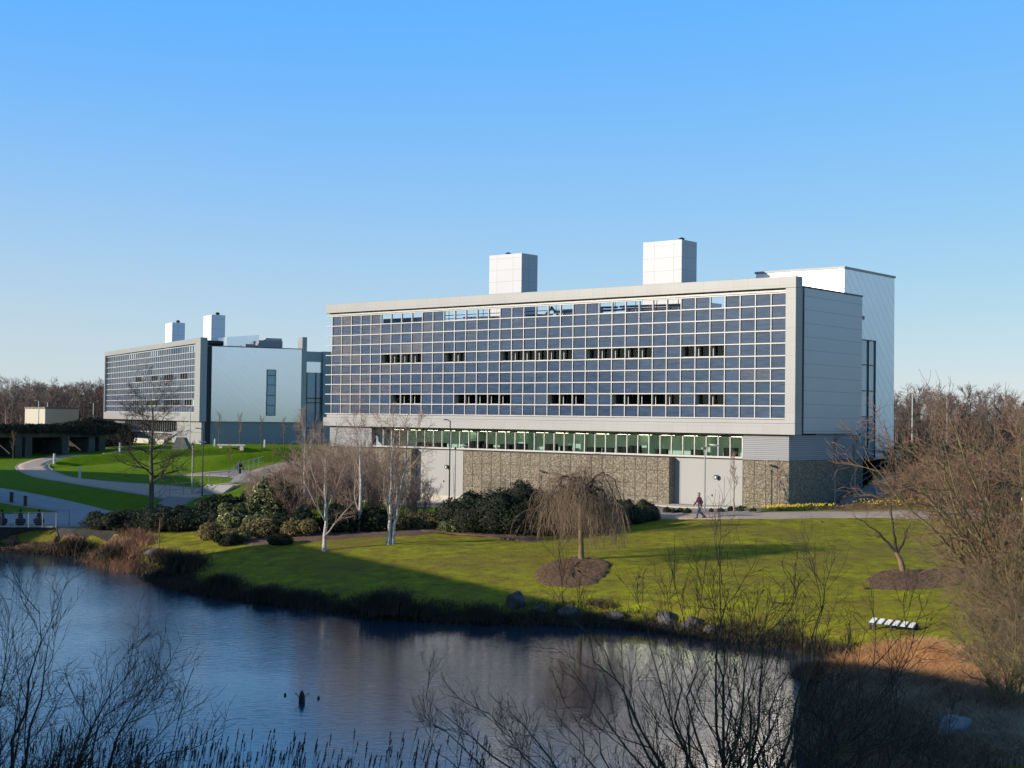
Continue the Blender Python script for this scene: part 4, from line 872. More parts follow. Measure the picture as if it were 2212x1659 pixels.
# young planted trees
def young(seed, h, cr, stemmat, twigmat, fast=70):
    a = Tree(seed); a.trunk([(0, 0, -.2), (0, 0, h*.5), (.05, 0, h)], h*.012+.018, .012, K=9, wob=.02)
    a.grow(16, (h*.22*cr, h*.36*cr), (22, 42), t=(.36, .97), K=6, wob=.07, up=.12, rr=.45, rmin=.012, Lfall=.6).grow(6, (h*.06, h*.13), (18, 45), K=4, wob=.1, up=.08, rr=.6, rmin=.010).grow(3, (h*.03, h*.06), (20, 50), K=3, rr=.7, rmin=.009)
    return a
YT = None
for px, py, pt, lab in [(472, 966, 895, 'slim young tree left of the white wall base'), (518, 967, 895, 'young tree with upright crown standing behind the bench stone'), (564, 969, 902, 'young tree third along the pale path by the far building'), (613, 971, 905, 'young tree before the grey door of the far building'),
                        (648, 973, 902, 'young reddish tree at the corner of the far building'), (495, 1022, 962, 'young tree on the terraces left of the walking person'), (418, 1022, 955, 'young tree on the terraces beside the grey lamp'), (590, 1008, 958, 'young tree at the top of the stepped path'),
                        (135, 982, 928, 'young round headed tree before the ivy covered bridge'), (28, 996, 935, 'young tree at the left edge before the bridge'), (672, 985, 930, 'young tree leaning by the end of the pale path'), (541, 1070, 1015, 'small bare sapling beside the stepped path')]:
    q = spot(px, py); hh = (py-pt)*q[1]/FPX
    if YT is None:
        a = young(81, 5.0, 1.0, None, None); YT = bare_tree('young_tree', lab, 'tree', q, a, [M['bark'], M['twig_red']], group='young trees planted round the far lawn', scale=hh/5.0)
    else: dup(YT, q, px*.61, lab, hh/5.0)
yb = None
for px, py, h_, cr, sd, lab in [(1803, 1092, 5.2, .55, 83, 'slender upright young tree by the dark side wall'), (1846, 1086, 4.7, .95, 84, 'young birch with pale stem standing in yellow flowers by the steps'), (1585, 1105, 3.9, 1.0, 85, 'faint young tree in front of the pale grey door wall'), (1683, 1100, 3.3, 1.0, 86, 'faint young tree in front of the narrow gabion wall')]:
    a = young(sd, h_, cr, None, None); bare_tree('young_tree', lab, 'tree', spot(px, py), a, [M['birch'] if px > 1700 else M['birch_twig'], M['birch_twig']], group='young trees beside the nearest building')

# ---------------------------------------------------------------- leafy shrubs and hedges
def leaf_cloud(rng, blobs, n, size, core=True, droop=0.0):
    """leaves spread through the outer shell of overlapping lobes (x,y,z,rx,ry,rz)"""
    B = np.array(blobs, float); vol = (B[:, 3]*B[:, 4]*B[:, 5])**(2/3); k = rng.choice(len(B), n, p=vol/vol.sum())
    d = nrm(rng.standard_normal((n, 3))); d[:, 2] = np.where(d[:, 2] < -.75, -d[:, 2], d[:, 2]); rad = 1-np.abs(rng.standard_normal(n))*.13
    lump = 1+.16*np.sin(d[:, 0]*7+k*1.3)*np.sin(d[:, 1]*6+d[:, 2]*8+k)
    c = B[k, :3]+d*B[k, 3:]*(rad*lump)[:, None]
    # drop leaves that are deep inside another lobe
    inside = np.zeros(n, bool)
    for b in B: inside |= (((c-b[:3])/b[3:])**2).sum(1) < .45
    keep = ~inside & (c[:, 2] > B[:, 2].min()*0-.1); c = c[keep]; d = d[keep]; n = len(c)
    nn = nrm(d+rng.standard_normal((n, 3))*.75); t = nrm(np.cross(nn, rng.standard_normal((n, 3)))); s = np.cross(nn, t)
    L = (size*rng.uniform(.6, 1.35, n))[:, None]; W_ = L*rng.uniform(.35, .55, n)[:, None]
    V = np.stack([c-t*L*.5, c+s*W_*.5+nn*L*.08, c+t*L*.5, c-s*W_*.5+nn*L*.08], 1).reshape(-1, 3)
    return V, np.arange(n*4).reshape(-1, 4)
def lobe_mesh(blobs, shrink=.80):
    V = []; F = []; o = 0; nu, nv = 14, 9
    for b in blobs:
        for j in range(nv+1):
            ph = math.pi*j/nv
            for i in range(nu):
                th_ = 2*math.pi*i/nu; r = shrink*(1+.08*math.sin(5*th_+3*ph+b[0])*math.sin(4*ph))
                V.append((b[0]+b[3]*r*math.sin(ph)*math.cos(th_), b[1]+b[4]*r*math.sin(ph)*math.sin(th_), b[2]+b[5]*r*math.cos(ph)))
        for j in range(nv):
            for i in range(nu): F.append((o+j*nu+i, o+(j+1)*nu+i, o+(j+1)*nu+(i+1) % nu, o+j*nu+(i+1) % nu))
        o += (nv+1)*nu
    return np.array(V), np.array(F)
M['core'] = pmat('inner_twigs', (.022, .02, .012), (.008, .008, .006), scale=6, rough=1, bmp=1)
def bush(name, label, loc, blobs, n, size, mat, seed=0, cat='shrub', group=None, core=.80):
    t = thing(name, label, cat, loc, 0, group); rng = np.random.default_rng(seed)
    v, f = leaf_cloud(rng, blobs, n, size); meshobj('foliage', v, f, mat, t)
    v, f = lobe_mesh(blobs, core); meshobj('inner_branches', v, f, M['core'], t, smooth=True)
    return t
def line_blobs(pts, hs, ws, base, rng, per=1.3):
    """lobes strung along a ground line, relative to base"""
    out = []; pts = np.array(pts)
    s = np.concatenate([[0], np.cumsum(np.hypot(*np.diff(pts[:, :2], axis=0).T))]); m = max(2, int(s[-1]/per))
    for t in np.linspace(0, s[-1], m):
        x = np.interp(t, s, pts[:, 0]); y = np.interp(t, s, pts[:, 1]); h_ = np.interp(t, s, hs)*rng.uniform(.85, 1.1); w_ = np.interp(t, s, ws)
        z = h1(x, y)
        for q in range(2):
            r_ = w_*rng.uniform(.35, .6); out.append((x-base[0]+rng.uniform(-1, 1)*w_*.8, y-base[1]+rng.uniform(-1, .4)*w_*.7, z-base[2]+h_*rng.uniform(.3, .85), r_, r_, min(r_, h_*.4)))
        out.append((x-base[0]+rng.uniform(-.2, .2), y-base[1]+rng.uniform(-.2, .2), z-base[2]+h_*.36, w_*rng.uniform(.85, 1.15), w_*rng.uniform(.85, 1.15), h_*.64))
    return out
rng = np.random.default_rng(7)
def line_bush(name, label, px, hs, ws, n, size, mat, seed, cat='shrub', back=0, group=None, per=1.3, core=.8):
    P = [spot(*q) for q in px]; P = [np.array([q[0], q[1]+back, 0]) for q in P]; b = P[len(P)//2]; b = np.array([b[0], b[1], h1(b[0], b[1])])
    return bush(name, label, b, line_blobs(P, hs, ws, b, np.random.default_rng(seed), per), n, size, mat, seed, cat, group, core)
line_bush('laurel_bank', 'long dark green laurel bank behind the weeping tree', [(985, 1152), (1060, 1156), (1150, 1160), (1250, 1158), (1330, 1142)], [1.9, 2.6, 3.0, 2.3, 1.7], [1.5, 1.9, 2.0, 1.8, 1.4], 42000, .17, M['laurel'], 101, back=1.6)
line_bush('clipped_hedge', 'low rounded clipped hedge end where the path meets the lawn', [(1340, 1138), (1375, 1130), (1398, 1122)], [1.15, 1.2, 1.1], [1.1, 1.15, 1.0], 16000, .09, M['leaf_hedge'], 102, cat='hedge', back=1.0, per=.8, core=.9)
line_bush('dark_hedge', 'wide dark hedge at the foot of the tall alder beside the plaza', [(215, 1150), (290, 1153), (370, 1150), (440, 1148)], [1.15, 1.5, 1.55, 1.5], [1.6, 1.9, 1.9, 1.6], 34000, .14, M['laurel'], 103, cat='hedge', back=1.5)
line_bush('evergreen_shrub', 'tall pale green leaved shrub catching the sun below the stepped path', [(565, 1150), (600, 1140)], [3.2, 3.0], [1.3, 1.2], 12000, .20, M['leaf_lit'], 104, back=2.0)
line_bush('evergreen_shrub', 'dark green shrub above the dark hedge, left of the pale leaved one', [(460, 1138), (520, 1134)], [1.9, 2.3], [1.5, 1.4], 12000, .17, M['laurel'], 105, back=3.0)
line_bush('evergreen_shrub', 'glossy light green shrub in front of the brown thicket', [(500, 1158), (560, 1164)], [1.7, 1.7], [1.2, 1.2], 10000, .17, M['leaf_lit'], 106, back=1.5)
line_bush('olive_shrub', 'low olive brown shrub at the lawn edge beside the sunlit grass patch', [(445, 1170), (500, 1176)], [1.1, 1.0], [.9, .9], 11000, .10, M['leaf_olive'], 107, back=.8)
line_bush('olive_shrub', 'olive brown shrub behind the low dark mound', [(560, 1168), (640, 1166)], [1.25, 1.3], [1.0, 1.1], 11000, .11, M['leaf_olive'], 108, back=1.6)
line_bush('mound_shrub', 'low dark rounded shrub mound on the lawn edge', [(485, 1182), (560, 1184), (600, 1180)], [.75, .8, .7], [.8, .9, .7], 12000, .09, M['laurel'], 109, back=.5)
line_bush('laurel_shrub', 'dark leafy undergrowth behind the first white birch', [(640, 1166), (720, 1160), (800, 1156)], [1.5, 1.6, 1.5], [1.2, 1.3, 1.2], 20000, .15, M['laurel'], 110, back=2.2)
line_bush('laurel_shrub', 'dark low undergrowth right of the twin birch', [(850, 1152), (905, 1148), (930, 1140)], [1.3, 1.1, .8], [1.0, 1.0, .8], 14000, .13, M['leaf_olive'], 111, back=1.5)
line_bush('laurel_shrub', 'small pale leaved shrub at the left foot of the laurel bank', [(960, 1152), (975, 1153)], [.8, .7], [.5, .5], 3500, .13, M['leaf_lit'], 112, back=.6, per=.5)

# ---------------------------------------------------------------- woodland
def wood_tree_mesh(seed, h):
    a = Tree(seed); a.trunk([(0, 0, -1), (0, 0, h*.45), (.3, 0, h*.95)], .22, .05, K=5, wob=.15)
    a.grow(13, (h*.30, h*.46), (25, 60), t=(.22, 1), K=4, wob=.12, up=.10, rr=.5, rmin=.055).grow(8, (h*.12, h*.22), (20, 55), K=3, wob=.15, up=.08, rr=.6, rmin=.032).grow(6, (h*.05, h*.11), (20, 60), K=2, wob=.1, up=.06, rr=.7, rmin=.024)
    V = []; F = []; o = 0
    for k, (P, Rr) in enumerate(a.lv):
        v, f = tubes(P, Rr, 3); V.append(v); F.append(f+o); o += len(v)
    return np.vstack(V), np.vstack(F)
protos = [wood_tree_mesh(200+k, 11.5) for k in range(3)]
def wood(name, pts, seed, hs, mat):
    g = np.random.default_rng(seed); V = []; F = []; o = 0
    for (x, y) in pts:
        v, f = protos[g.integers(3)]; s = g.uniform(*hs)/11.5; r = g.uniform(0, 6.28); c, sn = math.cos(r), math.sin(r)
        q = np.stack([(v[:, 0]*c-v[:, 1]*sn)*s*1.15+x, (v[:, 0]*sn+v[:, 1]*c)*s*1.15+y, v[:, 2]*s+h1(x, y)], 1); V.append(q); F.append(f+o); o += len(q)
    return tag(meshobj(name, np.vstack(V), np.vstack(F), mat), kind='stuff')
g = np.random.default_rng(5); L = []
for row, D in enumerate((262, 285, 312, 345, 385)):
    for k in range(30):
        px = -120+k*14.5+g.uniform(-8, 8); q = onD(px, 900, D+g.uniform(-8, 8)); L.append((q[0], q[1]))
wood('woodland', L, 1, (6.6, 10.2), M['twig_wood'])
L = []
for row, D in enumerate((200, 235, 275, 330)):
    for k in range(22):
        px = 1885+k*17.5+g.uniform(-8, 8); q = onD(px, 900, D+g.uniform(-8, 8)); L.append((q[0], q[1]))
wood('woodland', L, 2, (5.8, 8.8), M['twig_wood'])

# ---------------------------------------------------------------- left background: bridge, pavilion, fence
def line_box(mb, a, b_, t, z0, z1):
    a = np.array(a[:2], float); b_ = np.array(b_[:2], float); d = (b_-a)/np.linalg.norm(b_-a); n_ = np.array([-d[1], d[0]])*t
    P = [a, b_, b_+n_, a+n_]; mb.add([(*q, z0) for q in P]+[(*q, z1) for q in P], [(0, 3, 2, 1), (4, 5, 6, 7), (0, 1, 5, 4), (1, 2, 6, 5), (2, 3, 7, 6), (3, 0, 4, 7)])
BA, BB = onD(-60, 930, 176), onD(262, 930, 196)
BR = thing('footbridge', 'dark concrete footbridge overgrown with ivy left of the far building', 'bridge', (0, 0, 0))
mb = MB(); line_box(mb, BA, BB, 5.0, 6.25, 6.75); line_box(mb, BA, BB, .35, 6.753, 7.75); mb.build('deck', M['bridge'], BR)
for k in range(6):
    q = BA+(BB-BA)*((k+.3+.35*math.sin(k*2.2))/5.9); mb = MB(); d = (BB-BA)/np.linalg.norm(BB-BA); line_box(mb, q, q+d*1.1, 4.0, 2.5, 6.247); mb.build('pier', M['bridge'], BR)
mb = MB(); d = BB-BA; e = np.array([-d[1], d[0], 0])/np.linalg.norm(d[:2])*5.2
line_box(mb, BA+e, BA+d*.62+e, .4, 2.5, 6.2); mb.build('back_wall', M['stone_wall'], BR)
blobs = []; rng = np.random.default_rng(9)
for k in range(34):
    t = k/33; q = BA+d*t; hh = .5+.9*math.exp(-((t-.78)/.16)**2)
    blobs.append((q[0], q[1], 7.2+hh*.2, 1.3, .8, hh*.75+.3))
v, f = leaf_cloud(rng, blobs, 15000, .30); meshobj('ivy', v, f, M['ivy'], BR)
rng = np.random.default_rng(10)
for k_, (px_, w__) in enumerate([(95, 1.2), (128, 1.5), (150, .9), (196, 1.4), (222, 1.0)]):
    q_ = spot(px_, 971-px_*.03); q_[1] += 1.2
    bush('bramble_clump', ['brown bramble clump before the footbridge, left of the round headed tree', 'large bramble clump before the footbridge by the round headed tree', 'small bramble clump under the middle of the footbridge', 'bramble clump under the footbridge near the loop path end', 'small bramble clump at the right end of the footbridge'][k_], q_,
         [(0, 0, .5, w__, w__*.7, .9), (w__*.8, .2, .4, w__*.6, w__*.6, .7), (-w__*.7, .3, .35, w__*.7, w__*.6, .6)], 1800, .28, M['leaf_olive'] if k_ % 2 else M['ivy'], 130+k_, group='bramble clumps before the footbridge')
line_bush('bramble_bank', 'dark bramble bank under the footbridge beside the far building', [(175, 968), (215, 966), (255, 962)], [1.4, 2.2, 2.6], [2.0, 2.2, 2.0], 9000, .3, M['ivy'], 120, back=2)
line_bush('bramble_bank', 'dark ivy bank at the left edge under the footbridge', [(-30, 985), (20, 983), (60, 976)], [3.2, 2.6, 1.6], [2.2, 2.0, 1.6], 9000, .3, M['ivy'], 121, back=3)
PV = thing('pavilion', 'small flat roofed concrete block with one sunlit cream wall before the wood', 'building', (0, 0, 0))
c0, c1, c2 = onD(54, 890, 226), onD(97.5, 890, 218), onD(170, 890, 236)
mb = MB(); mb.add([(*c0[:2], 3), (*c1[:2], 3), (*c2[:2], 3), (*(c0+c2-c1)[:2], 3), (*c0[:2], 10.1), (*c1[:2], 10.1), (*c2[:2], 10.1), (*(c0+c2-c1)[:2], 10.1)], [(0, 1, 5, 4), (1, 2, 6, 5), (2, 3, 7, 6), (3, 0, 4, 7), (4, 5, 6, 7)]); mb.build('walls', M['concrete'], PV)
mb = MB(); K_ = .03
P4 = [c0, c1, c2, c0+c2-c1]; cc = sum(P4)/4
mb.add([(*(cc+(q-cc)*1.03)[:2], 10.103) for q in P4]+[(*(cc+(q-cc)*1.03)[:2], 10.35) for q in P4], [(0, 1, 5, 4), (1, 2, 6, 5), (2, 3, 7, 6), (3, 0, 4, 7), (4, 5, 6, 7), (0, 3, 2, 1)]); mb.build('roof', M['concrete_old'], PV)
FN_ = thing('board_fence', 'bright orange board fence at the left end of the far building', 'fence', (0, 0, 0))
mb = MB(); line_box(mb, onD(201, 900, 238), onD(240, 900, 236), .08, 3.5, 8.25); mb.build('boards', M['wood_orange'], FN_)
LW = thing('low_wall', 'long low cream concrete wall before the base of the far building', 'wall', (0, 0, 0))
mb = MB(); a_, b_ = bld(FO, FA, -3.2, 5), bld(FO, FA, -3.2, 46); line_box(mb, a_, b_, .45, 3.5, 5.75); mb.build('wall_body', M['concrete'], LW)
RW = thing('ramp_block', 'grey sloping concrete block in front of the cream wall behind the alder', 'ramp', (0, 0, 0))
q0, q1 = onD(365, 968, 188), onD(396, 968, 188); zb = h1(q0[0], q0[1])-.3
mb = MB(); mb.add([(q0[0], 188, zb), (q1[0]+1, 188, zb), (q1[0], 188, zb+2.2), (q0[0]+1, 188, zb+2.2), (q0[0], 190, zb), (q1[0]+1, 190, zb), (q1[0], 190, zb+2.2), (q0[0]+1, 190, zb+2.2)], [(0, 1, 2, 3), (5, 4, 7, 6), (4, 0, 3, 7), (1, 5, 6, 2), (3, 2, 6, 7)]); mb.build('slab', M['concrete_old'], RW)

# ---------------------------------------------------------------- stepped path on the left
SPn = thing('stepped_path', 'flights of pale concrete steps climbing from the plaza to the far lawn', 'steps', (0, 0, 0))
flt = [((358, 1100, 1.66), (392, 1073, 2.60)), ((450, 1067, 2.72), (478, 1047.5, 3.42)), ((528, 1043, 3.5), (549, 1024, 4.12))]
prev = None
def quad_strip(mb, a, b_, wd, th=.35):
    d = (b_-a)[:2]; d = d/np.linalg.norm(d); n_ = np.array([-d[1], d[0]])*wd/2
    P = [(a[:2]-n_, a[2]), (a[:2]+n_, a[2]), (b_[:2]+n_, b_[2]), (b_[:2]-n_, b_[2])]
    mb.add([(*q, z) for q, z in P]+[(*q, z-th) for q, z in P], [(0, 3, 2, 1), (4, 5, 6, 7), (0, 1, 5, 4), (1, 2, 6, 5), (2, 3, 7, 6), (3, 0, 4, 7)][:])
sp_pts = []
for (a_, b_) in flt:
    A, B = onz(*a_), onz(*b_); sp_pts += [A, B]
end = onz(600, 1008, 4.45); end2 = onz(700, 984, 4.85)
wdt = 2.7
for k in range(3):
    A, B = sp_pts[2*k], sp_pts[2*k+1]; n_ = 7; mb = MB()
    for s in range(n_):
        p0 = A+(B-A)*(s/n_); p1 = A+(B-A)*((s+1)/n_); z = A[2]+(B[2]-A[2])*((s+1)/n_); p0 = np.array([p0[0], p0[1], z]); p1 = np.array([p1[0], p1[1], z]); quad_strip(mb, p0, p1+(p1-p0)*.02, wdt, .5)
    mb.build('flight', M['tread'], SPn)
    nx_ = sp_pts[2*k+2] if k < 2 else end; mb = MB(); quad_strip(mb, B+np.array([0, 0, -.01]), nx_, wdt, .5); mb.build('landing', M['path'], SPn)
mb = MB(); quad_strip(mb, end, end2, wdt, .5); mb.build('landing', M['path'], SPn)
line3 = sp_pts+[end]
for sgn in (-1, 1):
    mb = MB(); prevp = None
    for k in range(len(line3)-1):
        A, B = line3[k], line3[k+1]; d = (B-A)[:2]; d = d/np.linalg.norm(d); n_ = np.array([-d[1], d[0]])*(wdt/2+.1)*sgn
        a3 = np.array([A[0]+n_[0], A[1]+n_[1], A[2]]); b3 = np.array([B[0]+n_[0], B[1]+n_[1], B[2]])
        if sgn < 0 and k > 3: continue
        for zz in (.5, 1.0): mb.bar(a3+[0, 0, zz], b3+[0, 0, zz], .028, 5)
        m_ = max(2, int(np.linalg.norm(B-A)/1.8))
        for s in range(m_): q = a3+(b3-a3)*s/m_; mb.bar(q+[0, 0, -.4], q+[0, 0, 1.0], .03, 5)
    if sgn > 0: mb.build('handrail', M['steel'], SPn)
# plaza retaining wall and railing
TW = thing('retaining_wall', 'dark stone retaining wall below the plaza railing at the water', 'wall', (0, 0, 0))
wp = [onz(-60, 1141, 1.5), onz(60, 1141.5, 1.5), onz(119, 1142, 1.5), onz(160, 1146, 1.5), onz(250, 1150, 1.5)]
mb = MB()
for a_, b_ in zip(wp[:-1], wp[1:]): line_box(mb, a_, b_+(b_-a_)*.01, .5, -.4, 1.58)
mb.build('stonework', M['stone_wall'], TW)
mb = MB()
for a_, b_ in zip(wp[:2], wp[1:3]): line_box(mb, a_+[0, -.06, 0], b_+[0, -.06, 0], .62, 1.583, 1.66)
mb.build('coping', M['concrete'], TW)
RL = thing('railing', 'steel railing with thin horizontal wires along the plaza edge', 'railing', (0, 0, 0))
ra, rb_ = onz(-60, 1140, 1.6), onz(119, 1140.5, 1.6); ra[1] += .2; rb_[1] += .2; rc_ = rb_+np.array([.4, 1.6, 0])
mb = MB(); wm = MB(); mb.bar(ra+[0, 0, 1.05], rb_+[0, 0, 1.05], .03); mb.bar(rb_+[0, 0, 1.05], rc_+[0, 0, 1.15], .03)
for k in range(7): q = ra+(rb_-ra)*k/6; mb.bar(q, q+[0, 0, 1.05], .03)
mb.bar(rc_, rc_+[0, 0, 1.15], .03); mb.build('posts', M['steel'], RL)
for k in range(6):
    z = .15+k*.15; wm.bar(ra+[0, 0, z], rb_+[0, 0, z], .010, 4); wm.bar(rb_+[0, 0, z], rc_+[0, 0, z], .010, 4)
wm.build('wires', M['steel'], RL)
# urn planters with clipped conifers
UR = None
for px, lab in [(38, 'dark round urn planter with pointed conifer, middle of three by the railing'), (78, 'dark round urn planter with pointed conifer, nearest the railing end'), (-2, 'dark round urn planter cut by the left edge of view')]:
    q = onz(px, 1137.5, 1.62); q[1] += .55
    if UR is None:
        UR = thing('planter', lab, 'planter', q, 0, 'urn planters by the plaza railing')
        mb = MB(); mb.lathe([(.14, 0), (.2, .05), (.34, .22), (.38, .38), (.33, .5), (.36, .54), (.3, .54)], n=18); mb.build('urn', M['dark_metal'], UR, smooth=True)
        v, f = leaf_cloud(np.random.default_rng(3), [(0, 0, .62, .17, .17, .22), (0, 0, .85, .12, .12, .2), (0, 0, 1.02, .07, .07, .16)], 1500, .06); meshobj('conifer', v, f, M['laurel'], UR)
    else: dup(UR, q, px*.1, lab)
# wooden posts
WP = None
for px, py, lab in [(24.7, 1086, 'left reddish brown wooden post beside the plaza path'), (54.5, 1094, 'right reddish brown wooden post beside the plaza path')]:
    q = spot(px, py)
    if WP is None:
        WP = thing('wooden_post', lab, 'post', q, 0, 'wooden posts on the plaza'); mb = MB(); mb.box(-.13, .13, -.13, .13, -.2, .82); mb.build('shaft', M['post_wood'], WP, bevel=.03)
        mb = MB(); mb.box(-.15, .15, -.15, .15, .823, .9); mb.build('cap', M['post_wood'], WP)
    else: dup(WP, q, .2, lab)
# bollard lights round the lawn
BL = None
for px, py, lab in [(117, 1001, 'white bollard light on the inside of the path bend'), (172, 1034, 'shaded bollard light on the dark slope inside the path'), (259, 975.5, 'white bollard light where the loop path leaves for the far building'), (464, 964, 'white bollard light at the corner of the white walled building'),
                    (571.6, 966, 'white bollard light beside the pale path, right of the bench stone'), (671, 969, 'white bollard light at the right end of the pale path')]:
    q = spot(px, py)
    if BL is None:
        BL = thing('bollard_light', lab, 'bollard', q, 0, 'bollard lights round the far lawn'); mb = MB(); mb.lathe([(.13, -.1), (.13, .82)], n=12); mb.build('post', M['white_pole'], BL)
        mb = MB(); mb.lathe([(.10, .823), (.10, .95)], n=12); mb.build('lens', M['cone_white'], BL); mb = MB(); mb.lathe([(.14, .953), (.14, 1.04)], n=12); mb.build('cap', M['white_pole'], BL)
    else: dup(BL, q, 0, lab)
# concrete bench stone and boulder on the pale path
q = spot(575/1.0-75, 969); BS = thing('stone_bench', 'small stone bench on the pale path by the young trees', 'bench', q)
mb = MB(); mb.box(-1.6, 1.6, -.3, .3, .32, .5); mb.build('seat', M['concrete'], BS); mb = MB(); mb.box(-1.4, -1.0, -.25, .25, -.2, .317); mb.box(1.0, 1.4, -.25, .25, -.2, .317); mb.build('supports', M['concrete'], BS)

# ---------------------------------------------------------------- lamps
def disc_lamp(label, px, pt, base, h, rotz=0, r=.42, mat=None):
    t = thing('street_lamp', label, 'lamp', base, rotz); mb = MB(); mb.bar((0, 0, -.2), (0, 0, h-.35), .055, 8, .045); mb.build('post', mat or M['grey_pole'], t)
    mb = MB(); mb.lathe([(.05, h-.40), (.07, h-.2), (.03, h-.12)], n=10); mb.build('lantern', M['dark_metal'], t)
    mb = MB(); mb.lathe([(.05, h-.09), (r, h+.0), (r*.96, h+.05), (.06, h+.10)], n=20); o = mb.build('reflector_disc', M['white_pole'], t, smooth=True); o.rotation_euler = (0, R(8), 0); o.location = (0, 0, 0)
    mb = MB(); 
    for s in (-1, 1): mb.bar((0, 0, h-.38), (s*r*.55, 0, h-.02), .012, 4)
    mb.build('struts', M['dark_metal'], t); return t
def lampfit(px, pb, pt): q = spot(px, pb); return q, (pb-pt)*q[1]/FPX
q, h_ = lampfit(982, 1096, 962); disc_lamp('grey post lamp with pale disc head in front of the grey wall recess', 0, 0, q, h_)
q, h_ = lampfit(1522, 1106, 961); disc_lamp('grey post lamp with pale disc head beside the walking person', 0, 0, q, h_)
q, h_ = lampfit(414.5, 1072, 953); disc_lamp('grey post lamp with blue white disc on the stepped path', 0, 0, q, h_, r=.5)
def arm_lamp(label, q, h_, rotz=0, mat=None, arm=.45, r=.05):
    t = thing('street_lamp', label, 'lamp', q, rotz); mb = MB(); mb.bar((0, 0, -.2), (0, 0, h_), r*1.2, 8, r*.8); mb.build('post', mat or M['dark_metal'], t)
    mb = MB(); mb.bar((0, 0, h_-.05), (-arm, 0, h_+.06), .03); mb.build('arm', mat or M['dark_metal'], t)
    mb = MB(); mb.box(-arm-.30, -arm, -.1, .1, h_+.02, h_+.10); mb.build('lamp_head', mat or M['dark_metal'], t, bevel=.02); return t
q, h_ = lampfit(970, 1104, 909); arm_lamp('tall black post lamp with a short arm pointing left, before the nearest building', q, h_, arm=.2)
q, h_ = lampfit(436.5, 1071, 927); arm_lamp('tall black post lamp on the stepped path', q, h_, arm=.35)
q, h_ = lampfit(409.5, 966, 882); arm_lamp('thin grey mast lamp against the frame of the far building', q, h_, mat=M['grey_pole'], arm=.2, r=.07)
for px, pt, D, lab, mt in [(84, 866, 214, 'thin lamp post in front of the small cream walled block', 'grey_pole'), (103, 869, 245, 'thin lamp post just behind the small cream walled block', 'grey_pole'), (202, 871, 232, 'thin lamp post above the orange board fence', 'grey_pole'), (1971, 851, 165, 'pale mast lamp before the right hand wood', 'white_pole'), (2046, 858, 150, 'slim lamp post half hidden in the slope shrubs', 'grey_pole')]:
    q = onD(px, pt, D); z = h1(q[0], q[1]); arm_lamp(lab, (q[0], q[1], z), q[2]-z, mat=M[mt], arm=.3, r=.075)

# ---------------------------------------------------------------- small things on the lawns
q = spot(1929, 1362); BE = thing('bench', 'dark framed bench with six square white seat panels on the right lawn', 'bench', q, -.78); BE.scale = (1.35, .9, .62)
mb = MB()
for x in (-.72, 0, .72):
    mb.box(x-.03, x+.03, -.22, .26, .30, .36); mb.box(x-.03, x+.03, -.2, -.14, -.1, .30); mb.box(x-.03, x+.03, .2, .26, -.1, .62)
mb.box(-.80, .80, -.26, .30, .363, .39); mb.build('frame', M['dark_metal'], BE)
for k in range(6):
    x = -.66+k*.264; mb = MB(); mb.add([(x-.085, -.24, .395), (x+.085, -.24, .395), (x+.085, .14, .68), (x-.085, .14, .68), (x-.085, -.215, .37), (x+.085, -.215, .37), (x+.085, .165, .655), (x-.085, .165, .655)], [(0, 1, 2, 3), (4, 7, 6, 5), (0, 4, 5, 1), (1, 5, 6, 2), (2, 6, 7, 3), (3, 7, 4, 0)]); mb.build('seat_panel', M['cone_white'], BE)
mb = MB(); mb.bar((-.8, .27, .6), (.8, .27, .6), .025)
for k in range(6): mb.bar((-.66+k*.264, .27, .4), (-.66+k*.264, .27, .6), .015)
mb.build('back_rail', M['dark_metal'], BE)
def lathe_part(par, prof, name, mat, n=14, smooth=True): mb = MB(); mb.lathe(prof, n=n); return mb.build(name, mat, par, smooth=smooth)
CN = None
for px, py, lab in [(2096, 1091, 'orange and white traffic cone left of two behind the big bare tree'), (2130, 1090, 'orange and white traffic cone right of two behind the big bare tree'), (2209, 1090, 'orange traffic cone at the very right edge')]:
    q = spot(px, py)
    if CN is None:
        CN = thing('traffic_cone', lab, 'cone', q, 0, 'traffic cones behind the big bare tree'); mb = MB(); mb.box(-.2, .2, -.2, .2, 0, .05); mb.build('base', M['cone_red'], CN)
        lathe_part(CN, [(.155, .05), (.125, .27)], 'lower_cone', M['cone_red']); lathe_part(CN, [(.125, .271), (.085, .54)], 'white_band', M['cone_white']); lathe_part(CN, [(.085, .541), (.04, .82)], 'upper_cone', M['cone_red'])
    else: dup(CN, q, .3, lab)
q = spot(2093, 1232); SG = thing('tree_stump', 'short cut tree stump at the end of the right mulch bed', 'stump', q)
lathe_part(SG, [(.30, -.1), (.24, .15), (.22, .55)], 'bark', M['bark_tan'], 12); mb = MB(); mb.lathe([(.20, .551), (.19, .57)], n=12); mb.build('cut_top', M['concrete'], SG)
def boulder(label, q, sx, sy, sz, seed, mat=None, group=None):
    bm = bmesh.new(); bmesh.ops.create_icosphere(bm, subdivisions=3, radius=1); g = np.random.default_rng(seed); ph = g.uniform(0, 6, 9)
    for v in bm.verts:
        c = v.co; k = 1+.14*math.sin(3*c.x+ph[0])*math.sin(2.6*c.y+ph[1])+.09*math.sin(5*c.z+ph[2]+3*c.x)+.05*math.sin(9*c.y+ph[3])*math.sin(8*c.x+ph[4]); v.co = Vector((c.x*sx*k, c.y*sy*k, max(-.35, c.z)*sz*k))
    me = bpy.data.meshes.new('boulder'); bm.to_mesh(me); bm.free(); me.materials.append(mat or M['rock'])
    o = bpy.data.objects.new('boulder', me); C.objects.link(o); o.location = [float(v) for v in q]; o.rotation_euler = (0, 0, seed*1.3); tag(o, label, 'boulder', group); return o
